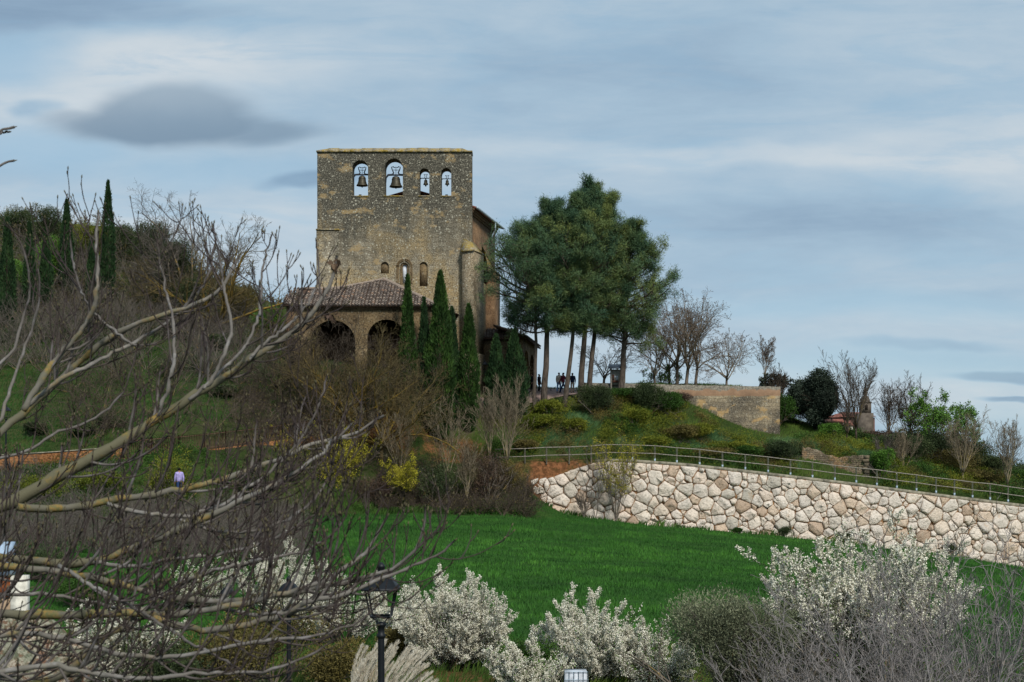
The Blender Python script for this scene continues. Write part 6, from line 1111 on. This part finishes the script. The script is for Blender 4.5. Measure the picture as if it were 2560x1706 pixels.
def person(label, px, y, pyfeet, face, top, legs, stride=.12, h=1.74, hair='hair', arms=.08, long_coat=False, group='people on the terrace', z=None):
    x = WX(px, y); zz = (1180-pyfeet)/F*y if z is None else z; t0 = thing('person', label, 'person', (x, y, zz), group); t0.rotation_euler = (0, 0, face); k = h/1.75
    # +y is forward
    V_ = [(0, 0, .98), (0, 0, 1.12), (0, .0, 1.30), (0, 0, 1.44), (0, .0, 1.50), (0, .01, 1.555), (0, .015, 1.63), (0, .01, 1.71), (0, .10, 1.60)]; E = [(0, 1), (1, 2), (2, 3), (3, 4), (4, 5), (5, 6), (6, 7), (5, 8)]; Rr = [(.15, .10), (.13, .09), (.15, .10), (.13, .08), .055, (.065, .075), (.080, .096), (.07, .08), .022]
    P = {}
    for s_ in (-1, 1):
        f = s_*stride; n = len(V_); V_ += [(s_*.09, 0, .92), (s_*.10, f*.9, .50), (s_*.10, f*1.9-.03, .10), (s_*.10, f*1.9+.12, .035)]; E += [(0, n), (n, n+1), (n+1, n+2), (n+2, n+3)]; Rr += [(.085, .09), .055, .042, (.04, .03)]; P[s_, 'leg'] = V_[n:n+4]
        n = len(V_); V_ += [(s_*.19, 0, 1.42), (s_*(.22+arms*.3), -.02-f*.4, 1.14), (s_*(.21+arms*.3), .05-f*.7, .90), (s_*(.205+arms*.3), .075-f*.75, .83)]; E += [(3, n), (n, n+1), (n+1, n+2), (n+2, n+3)]; Rr += [.055, .040, .028, (.035, .018)]; P[s_, 'arm'] = V_[n:n+4]; hx, hy, hz = V_[n+3]
        for q, (dy_, l_) in enumerate(((-.028, .06), (-.01, .075), (.010, .07), (.028, .055))):
            m_ = len(V_); V_ += [(hx, hy+dy_, hz-.035), (hx-s_*.012, hy+dy_+.01, hz-.035-l_)]; E += [(n+3, m_), (m_, m_+1)]; Rr += [.010, .008]
        m_ = len(V_); V_ += [(hx-s_*.02, hy+.04, hz+.01), (hx-s_*.03, hy+.06, hz-.035)]; E += [(n+3, m_), (m_, m_+1)]; Rr += [.011, .009]
    K_ = lambda v: [(a*k, b_*k, c_*k) for a, b_, c_ in v]
    skinobj('body', K_(V_), E, Rr, skin_m, t0)
    tv = [(0, 0, .86 if not long_coat else .66), (0, 0, 1.08), (0, 0, 1.30), (0, 0, 1.44), (0, 0, 1.53)]; te = [(0, 1), (1, 2), (2, 3), (3, 4)]; tr = [(.20, .15), (.19, .14), (.20, .14), (.17, .12), .08]
    for s_ in (-1, 1): a = P[s_, 'arm']; n = len(tv); tv += [a[0], a[1], a[2]]; te += [(3, n), (n, n+1), (n+1, n+2)]; tr += [.075, .060, .045]
    skinobj('jacket' if top != 'cream' else 'sweater', K_(tv), te, tr, cloth[top], t0)
    lv = [(0, 0, 1.06), (0, 0, .93)]; le = [(0, 1)]; lr_ = [(.165, .12), (.17, .13)]
    for s_ in (-1, 1): a = P[s_, 'leg']; n = len(lv); lv += [a[0], a[1], a[2]]; le += [(1, n), (n, n+1), (n+1, n+2)]; lr_ += [.098, .072, .06]
    skinobj('trousers', K_(lv), le, lr_, cloth[legs], t0)
    for s_ in (-1, 1): a = P[s_, 'leg']; skinobj('shoe', K_([(a[3][0], a[2][1]-.03, .05), (a[3][0], a[3][1]+.03, .035)]), [(0, 1)], [(.045, .05), (.04, .035)], cloth['black'], t0)
    skinobj('hair', K_([(0, -.035, 1.57), (0, -.025, 1.65), (0, .0, 1.74)]), [(0, 1), (1, 2)], [(.085, .075), (.105, .105), (.09, .10)], cloth[hair], t0)
person('man in a cream sweater and light blue jeans walking away on the terrace', 1397.5, 120, 983, -.3, 'cream', 'jeans', .12, 1.74)
person('man in a maroon jacket and dark jeans striding beside the man in cream', 1408, 119.4, 984, .9, 'maroon', 'dkjeans', .26, 1.76)
person('person in a dark navy jacket and beige trousers right of the leaning pine trunk', 1431, 119.8, 984, .1, 'navy', 'beige', .05, 1.74)
person('person in black half hidden behind the leftmost pine trunk, nearest the arcade', 1330, 119.4, 980.5, 1.9, 'black', 'black', .04, 1.56, long_coat=True)
person('person in a long dark coat between the two leftmost pine trunks', 1348, 119.8, 981, -2.0, 'black', 'black', .05, 1.54, long_coat=True)
person('person in a lavender top walking by the ivy bank, seen through the fig branches', 448, 80.5, 1243, .5, 'lavender', 'dkjeans', .1, 1.66, group=None)

# ------------------------------------------------------------------ notice board, planters, bollards
nb = thing('notice_board', 'wooden notice board with a small grey metal roof by the rightmost pine', 'notice board', W(1544, 990, 117.4)); y = 117.4; s_ = F/y
zq = lambda p: (1180-p)/s_
for px in (1527.5, 1561.5): m = MB(); m.box(WX(px, y)-.065, WX(px, y)+.065, y-.06, y+.06, zq(992), zq(921)); m.build('post', wood_m, nb)
m = MB(); xa_, xb_ = WX(1520, y), WX(1566, y); m.both([(xa_, y-.55, zq(922)), (xb_, y-.55, zq(922)), (xb_, y+.5, zq(921)), (xa_, y+.5, zq(921)), (xa_+.05, y, zq(911)), (xb_, y, zq(911)), (xa_, y-.55, zq(920.6)), (xb_, y-.55, zq(920.6))], [(0, 1, 7, 6), (6, 7, 5, 4), (5, 2, 3, 4), (3, 2, 1, 0)], [(0, 6, 4), (0, 4, 3), (1, 5, 7), (1, 2, 5)]); m.build('roof', slab_m, nb)
m = MB(); m.box(WX(1529.5, y), WX(1559.5, y), y-.03, y+.03, zq(963), zq(924)); pn = m.build('panel', wood_m, nb)
m = MB(); m.box(WX(1530.5, y), WX(1558, y), y-.05, y-.035, zq(962), zq(928)); m.build('poster', paper_m, pn, off=tuple(parent_world(nb)))
for (a, b_, c_, d_, mm) in ((1530.8, 1535, 951, 937, rust_m), (1531, 1546, 957.5, 951.5, rust_m), (1536, 1539.5, 946, 940, white_m), (1540.5, 1544, 950, 940, white_m)): m = MB(); m.box(WX(a, y), WX(b_, y), y-.056, y-.051, zq(c_), zq(d_)); m.build('print', mm, pn, off=tuple(parent_world(nb)))
pl = thing('planter_box', 'dark panelled planter between pale posts in front of the parapet', 'planter', W(1500, 988, 117.9)); y = 117.9; s_ = F/y
m = MB(); m.box(WX(1479, y), WX(1524, y), y-.05, y+.25, zq(990), zq(960.5)); m.build('box', dark_m, pl)
for a, b_ in ((1489.5, 1497), (1516, 1521)): m = MB(); m.box(WX(a, y), WX(b_, y), y-.12, y-.055, zq(990), zq(961.5)); m.build('post', conc_m, pl)
m = MB(); m.box(WX(1498, y), WX(1515, y), y-.10, y-.055, zq(989), zq(961.5)); m.build('panel', panel_m, pl)
m = MB(); m.box(WX(1477, y), WX(1527, y), y-.14, y+.28, zq(960.5)+.002, zq(958.5)); m.build('lid', wood_m, pl)
bn = thing('litter_bin', 'dark square litter bin between the flaring pine trunk and the planter', 'bin', W(1462.5, 985, 119)); y = 119; s_ = F/y
m = MB(); m.box(WX(1459, y), WX(1467, y), y-.14, y+.14, zq(980), zq(963)); m.build('body', panel_m, bn); m = MB(); m.box(WX(1458.5, y), WX(1467.5, y), y-.16, y+.16, zq(963)+.002, zq(961.6)); m.build('lid', iron_m, bn); m = MB(); m.tubes([(WX(1463, y), y, zq(986)), (WX(1463, y), y, zq(980))], np.full(2, .04), 6); m.build('stand', galv_m, bn)
for px, y, l_ in ((1377, 121, 'small black bollard alone on the grass between pine trunks'), (1428, 120.8, 'black bollard at the feet of the person in navy'), (1434, 120.8, 'left of the two close black bollards right of the person in navy'), (1439, 120.8, 'right of the two close black bollards before the flaring pine trunk')):
    z_ = (1180-984)/F*y if px > 1400 else (1180-982.5)/F*y; b0 = thing('bollard', l_, 'bollard', (WX(px, y), y, z_), 'low black bollards along the terrace'); m = MB(); m.lathe([(.085, -.3), (.085, .12), (.07, .14), (.07, .19), (.085, .2), (.08, .25), (.04, .29), (0, .3)], (WX(px, y), y, z_), 10); m.build('post', iron_m, b0, True)

# ------------------------------------------------------------------ small hut, rock, tank in the lower corners
y = 30.0; s_ = F/y
hut = thing('gate_pier', 'white gate pier with brown panel and pale blue metal hood at the left edge', 'gate', W(0, 1560, y))
m = MB(); m.box(WX(26, y), WX(62, y), y, y+.32, zq(1700), zq(1440)); m.build('pier', offwhite_m, hut)
m = MB(); m.box(WX(-150, y), WX(26, y)-.004, y+.05, y+.2, zq(1700), zq(1440)); m.build('gate_wall', flat('beige_wall', '#a08a72'), hut)
m = MB(); m.box(WX(-150, y), WX(25, y), y+.01, y+.048, zq(1493), zq(1443)); m.build('panel', flat('brown_wood', '#7a4526', .8, .2, 0, .2, 14), hut)
m = MB(); m.box(WX(-160, y), WX(28, y), y-.05, y+.3, zq(1439)+.003, zq(1356)); m.build('hood', flat('blue_metal', '#9db0c4', .5, .4, .2), hut)
m = MB(); g_ = np.random.default_rng(5)
def rock(mb, c_, r_, seed):
    g2 = np.random.default_rng(seed); n1, n2_ = 14, 22; V_ = []
    for i in range(n1+1):
        for j in range(n2_): a = PI*i/n1; b_ = 2*PI*j/n2_; d = np.array([math.sin(a)*math.cos(b_), math.sin(a)*math.sin(b_), math.cos(a)]); rr2 = .72+.45*float(nz(d[0]*1.3+seed+d[2]*.7, d[1]*1.3+d[2]*1.1, 1.4, 3))+.14*float(nz(d[0]*4+d[2]*2, d[1]*4+d[2]*3, 1.4, 8)); V_.append(np.array(c_)+d*np.array(r_)*rr2)
    mb.add(V_, [(i*n2_+j, (i+1)*n2_+j, (i+1)*n2_+(j+1) % n2_, i*n2_+(j+1) % n2_) for i in range(n1) for j in range(n2_)])
def rockfn(t):
    n = t.noise(t.P, 3, 6, .7); n2 = t.noise(t.P, 10, 5, .7); bumpn(t, n2, .9, .06); return t.mix(t.ss(n, .42, .6), t.mix(t.ss(n2, .4, .6), lin('#5f6350'), lin('#8c8b78')), t.mix(t.ss(n2, .45, .6), lin('#7a5c4a'), lin('#b5aa98')))
rock_m = mat('mossy_rock', rockfn, .95, .1)
rk = thing('mossy_rock', 'big mossy green-grey rock below the white gate pier', 'rock', W(60, 1720, 29)); m = MB(); rock(m, W(50, 1665, 29), (1.15, .6, 1.0), 3); m.build('stone', rock_m, rk); rk2 = thing('mossy_rock', 'smaller pinkish grey rock right of the mossy green one', 'rock', W(160, 1700, 29.5)); m = MB(); rock(m, W(165, 1665, 29.5), (.6, .45, .62), 9); m.build('stone', rock_m, rk2)
y = 36.0; s_ = F/y
tk = thing('water_tank', 'small white plastic tank in a metal cage under the middle blossoming bush', 'tank', gp(1440, 35)); y = 35; s_ = F/y; xa_, xb_ = WX(1411, y), WX(1470, y)
m = MB(); m.box(xa_+.02, xb_-.02, y, y+.55, zq(1750), zq(1681)); m.build('tank', white_m, tk)
m = MB()
for q in np.linspace(0, 1, 6): m.tubes([(xa_+(xb_-xa_)*q, y-.02, zq(1750)), (xa_+(xb_-xa_)*q, y-.02, zq(1679))], np.full(2, .009), 4)
for zz_ in (1680, 1700, 1720): m.tubes([(xa_, y-.03, zq(zz_)), (xb_, y-.03, zq(zz_))], np.full(2, .009), 4)
m.build('cage', galv_m, tk)
ks = thing('stone_kerb', 'low pale stone edging at the bottom beneath the blossoming bushes', 'kerb', W(1290, 1700, 36)); m = MB()
for k in range(7): x0_ = WX(1150, 36)+k*.42; m.box(x0_, x0_+.40, 36+.02*(k % 3), 36.25, float(H(x0_, 36))-.1, float(H(x0_, 36))+.16+.02*(k % 2), r=.5)
m.build('stones', conc_m, ks)

# ------------------------------------------------------------------ the fig tree in the foreground, upper left and bottom left
fig_m = None
def figfn(t):
    th = attr(t, 'thick'); n = t.noise(t.P, 14, 5, .65); n2 = t.noise(t.P, 60, 4, .7); nl_ = t.noise(t.P, 7, 4, .55)
    c_ = ramp(t, th, ((0, '#352c28'), (.18, '#453c38'), (.28, '#645e59'), (.45, '#757069'), (.7, '#69655a'), (1, '#625e4a')))
    c_ = t.mix(t.math('MULTIPLY', t.ss(n, .5, .62), .5), c_, t.mix(t.ss(th, .1, .4), lin('#463c40'), t.mix(t.ss(th, .5, .9), lin('#93908e'), lin('#565243'))))
    c_ = t.mix(t.math('MULTIPLY', t.math('MULTIPLY', t.ss(nl_, .49, .60), t.ss(th, .35, .7)), .7), c_, t.mix(t.ss(n2, .4, .6), lin('#66673a'), lin('#937436')))
    bumpn(t, t.math('ADD', n, t.math('MULTIPLY', n2, .5)), .5, .008); return c_
fig_m = mat('fig_bark', figfn, .85, .15)
LB = [ # (points in the picture plane), depth start/end, width start/end
 ([(-420,1480),(-200,1330),(0,1272),(27,1256),(58,1243),(130,1198),(202,1157),(261,1130),(324,1094),(369,1067),(396,1040),(450,1013),(472,1000),(520,968),(618,905),(727,836),(790,780),(830,715),(842,640)],7.4,8.4,26,5),
 ([(45,1268),(117,1277),(180,1270),(247,1259),(279,1247),(333,1245),(405,1234),(517,1211),(607,1180),(690,1150),(790,1105),(880,1090),(960,1040)],7.5,8.6,13,4),
 ([(268,1259),(333,1283),(387,1288),(477,1295),(540,1270),(630,1215),(700,1160),(760,1090),(800,1010),(818,940)],7.5,8.0,9,3.5),
 ([(-350,1500),(-120,1400),(0,1391),(90,1403),(148,1414),(234,1407),(288,1391),(373,1355),(441,1324),(486,1310),(562,1270),(640,1235),(730,1190),(820,1120),(880,1060)],7.2,7.8,17,4),
 ([(-300,1490),(-60,1412),(13,1418),(90,1423),(180,1432),(252,1450),(324,1468),(396,1490),(486,1500),(580,1508),(690,1490),(800,1470),(892,1448),(973,1432),(1032,1396),(1059,1360),(1067,1310),(1063,1268)],7.1,7.3,15,4),
 ([(-380,1560),(-100,1530),(0,1535),(90,1540),(180,1538),(270,1533),(360,1533),(405,1540),(472,1535),(553,1522),(640,1500),(750,1478),(879,1420),(924,1380),(950,1330),(969,1290)],6.8,7.2,18,4),
 ([(382,1544),(472,1576),(540,1574),(603,1565),(700,1540),(780,1500),(860,1490),(940,1450),(1000,1430),(1060,1402),(1095,1391),(1138,1351)],6.9,7.0,12,3),
 ([(-200,1790),(60,1720),(171,1688),(202,1648),(243,1603),(315,1558),(390,1500),(470,1440)],6.6,7.2,17,5),
 ([(-300,1300),(-90,1160),(0,1085),(58,1027),(91,1000),(164,939),(233,873),(309,819),(382,797),(469,764),(527,753),(570,705),(598,640)],8.0,8.8,16,4),
 ([(58,1027),(109,939),(145,892),(196,837),(225,793),(242,739),(244,684),(240,626),(245,532)],8.1,8.3,11,3.2),
 ([(70,1015),(145,950),(254,899),(327,862),(400,823),(465,768),(520,700),(540,600)],8.2,8.9,9,3),
 ([(396,1040),(411,1000),(432,921),(436,848),(429,775),(418,739),(400,648),(393,580)],7.8,8.2,8,3),
 ([(472,1000),(527,957),(560,884),(582,830),(575,790),(560,721),(545,619),(530,560)],7.9,8.3,8,3),
 ([(509,972),(560,920),(618,866),(651,775),(654,684),(668,620),(680,586)],7.9,8.6,7,3),
 ([(618,905),(660,860),(719,815),(777,754),(800,690),(790,600)],8.1,8.7,7,3),
 ([(330,862),(240,790),(200,730),(180,640),(175,560)],8.3,8.5,6,3),
 ([(-200,1180),(-60,1010),(0,905),(40,870),(80,720),(60,620),(20,560)],8.5,8.7,8,3),
 ([(-220,1220),(-60,1100),(0,1060),(30,960),(70,850),(95,780),(100,690),(88,600)],8.4,8.8,8,3),
 ([(-300,1180),(-60,1160),(70,1130),(140,1080),(220,1060),(300,1000),(330,930),(345,860)],8.1,8.5,7,3),
 ([(-300,1620),(-50,1600),(60,1580),(170,1600),(300,1640),(420,1645),(540,1625),(660,1600),(800,1590),(900,1560),(960,1500)],6.5,6.8,11,3),
 ([(-250,1760),(0,1680),(120,1660),(260,1690),(380,1700),(520,1680),(640,1690),(760,1650),(840,1600)],6.3,6.6,11,3),
 ([(148,1414),(220,1460),(300,1500),(400,1560),(480,1610),(560,1650),(640,1700)],6.9,6.6,9,4),
 ([(234,1407),(320,1420),(420,1400),(520,1390),(600,1380),(700,1340),(790,1290),(830,1220),(860,1130)],7.3,7.6,8,3),
 ([(396,1490),(470,1450),(560,1420),(660,1400),(760,1380),(830,1340),(870,1280),(885,1200)],7.2,7.4,8,3),
 ([(450,1300),(540,1330),(640,1330),(720,1300),(790,1250),(830,1170),(850,1100)],7.6,7.9,7,3),
 ([(553,1522),(640,1540),(740,1530),(840,1510),(930,1500),(1000,1470)],7.0,7.0,8,3),
 ([(-260,1560),(-40,1490),(80,1480),(200,1500),(330,1530),(450,1500),(560,1450),(640,1400),(700,1330),(720,1250)],7.3,7.4,9,3),
 ([(-380,700),(-200,480),(-60,370),(0,325),(18,322),(36,318)],8.2,8.4,9,5), ([(-360,720),(-200,520),(-60,430),(0,410),(18,412),(36,402)],8.4,8.5,9,5), ([(-60,370),(-20,335),(6,332),(24,330)],8.3,8.3,6,4)]
g_ = np.random.default_rng(909); fig = thing('fig_tree', 'large bare fig tree with grey lichen-spotted limbs reaching in from the left in the foreground', 'tree', (-4.6, 7.6, float(H(-4.6, 7.6))))
NP = 40; PP = []; RR = []
for pts_, y0_, y1_, w0, w1 in LB:
    a = np.array(pts_, float); d_ = np.r_[0, np.cumsum(np.hypot(*np.diff(a, axis=0).T))]; t_ = np.linspace(0, d_[-1], NP); c_ = np.stack([np.interp(t_, d_, a[:, k]) for k in (0, 1)], -1)
    for _ in range(3): c_[1:-1] = .25*c_[:-2]+.5*c_[1:-1]+.25*c_[2:]
    f_ = t_/d_[-1]; y_ = y0_+(y1_-y0_)*f_+.06*np.sin(f_*9+w0); P = np.stack([(c_[:, 0]-1280)/F*y_, y_, (1180-c_[:, 1])/F*y_], -1); P[1:-1] += g_.normal(0, .004, (NP-2, 3)); w_ = (w0+(w1-w0)*f_**1.5)*(1.5 if w0 >= 11 else 1.2); PP.append(P); RR.append(w_/2/F*y_*(1+.10*g_.normal(size=NP)*(f_ > 0)))
PP = np.array(PP); RR = np.array(RR)
TR = np.array([-4.6, 7.6, float(H(-4.6, 7.6))]); m = MB(); KF = 40
m.tubes([TR-(0, 0, .3), TR+(.05, 0, .6), TR+(.25, -.05, 1.3), TR+(.45, -.1, 1.9)], np.array([.16, .12, .11, .09]), 12, k=KF); m.build('trunk', fig_m, fig, True)
fork = TR+(.45, -.1, 1.9)
m = MB(); m.tubes(PP, RR, 8, k=KF)
hid = [i for i, l_ in enumerate(LB) if l_[0][0][0] < -150]
for i in hid: a = PP[i, 0]; t_ = np.linspace(0, 1, 8)[:, None]; c_ = (1-t_)**2*fork+2*t_*(1-t_)*(fork*.5+a*.5+(0, 0, .15))+t_**2*a; m.tubes(c_, np.linspace(max(.035, RR[i, 0]*1.5), RR[i, 0], 8), 8, k=KF)
m.build('limbs', fig_m, fig, True)
# side shoots: curved, upturned, with blunt swollen tips
st = []; dr = []; LL = []; r0 = []
for i in range(len(LB)-3):
    P = PP[i]; ln = np.linalg.norm(np.diff(P, axis=0), axis=1).sum(); k = int(ln/.080); f_ = g_.uniform(.12, .97, k); ix = (f_*(NP-2)).astype(int); tn = unit(P[ix+1]-P[ix]); keep_ = P[ix, 0] > WX(-120, 7.5); ix, tn, f_ = ix[keep_], tn[keep_], f_[keep_]; sel_ = g_.random(len(ix)) < (.42 if 8 <= i <= 18 else 1); ix, tn, f_ = ix[sel_], tn[sel_], f_[sel_]; k = len(ix)
    if k == 0: continue
    sg = g_.choice([-1, 1], k, p=[.38, .62]); pr = np.stack([-tn[:, 2], np.zeros(k), tn[:, 0]], -1)*sg[:, None]*np.where(tn[:, 0:1] > 0, 1, -1); an = g_.uniform(.45, .95, k)[:, None]; d_ = tn*np.cos(an)+pr*np.sin(an)+np.stack([np.zeros(k), g_.normal(0, .35, k), np.zeros(k)], -1)
    st.append(P[ix]); dr.append(d_); LL.append(g_.uniform(.16, .62, k)*(1.15-.5*f_)); r0.append(np.minimum(RR[i][ix]*.62, g_.uniform(.0045, .0088, k)))
o_ = grow(g_, np.concatenate(st), np.concatenate(dr), np.concatenate(LL), np.concatenate(r0), [dict(n=16, wig=.055, up=.085, kids=2, t0=.25, t1=.9, ang=.75, dang=.25, lr=.62, rr=.72, taper=.5, rmin=.0034, len=lambda t: 1.1-.4*t), dict(n=11, wig=.05, up=.12, kids=1, t0=.3, ang=.7, lr=.55, rr=.82, taper=.62, rmin=.003), dict(n=6, wig=.04, up=.12, kids=0, taper=.7)])
m = MB()
for j, (a, c_, _) in enumerate(o_): m.tubes(a, np.maximum(c_*(1+.08*g_.normal(size=c_.shape)), .0018), 6 if j == 0 else 5, k=KF)
m.build('shoots', fig_m, fig, True)
tips = np.concatenate([a[:, -1] for a, _, _ in o_]+[PP[:, -1]]); td = np.concatenate([d_[:, -1] for _, _, d_ in o_]+[unit(PP[:, -1]-PP[:, -2])]); m = MB(); f_ = np.array([0, .3, .7, 1.0])
m.tubes(tips[:, None]+td[:, None]*(f_*.020-.002)[None, :, None], np.tile(np.array([.0030, .0042, .003, .0006]), (len(tips), 1)), 6, k=0); m.build('buds', flat('bud_green', '#57503a', .7, .2, 0, .15, 40), fig, True)
# a few dried leaves still hanging
for (px, py, y_) in ((838, 662, 8.35), (822, 788, 8.3)):
    c_ = W(px, py, y_); m = MB(); P = c_+g_.normal(0, .010, (16, 3))*[1, 1, 1.8]; m.leaves(P, g_.normal(0, .5, (16, 3))-[0, 0, 1], .045, .03, g_.random(16)); m.build('dried_leaf', brownleaf_m, fig)
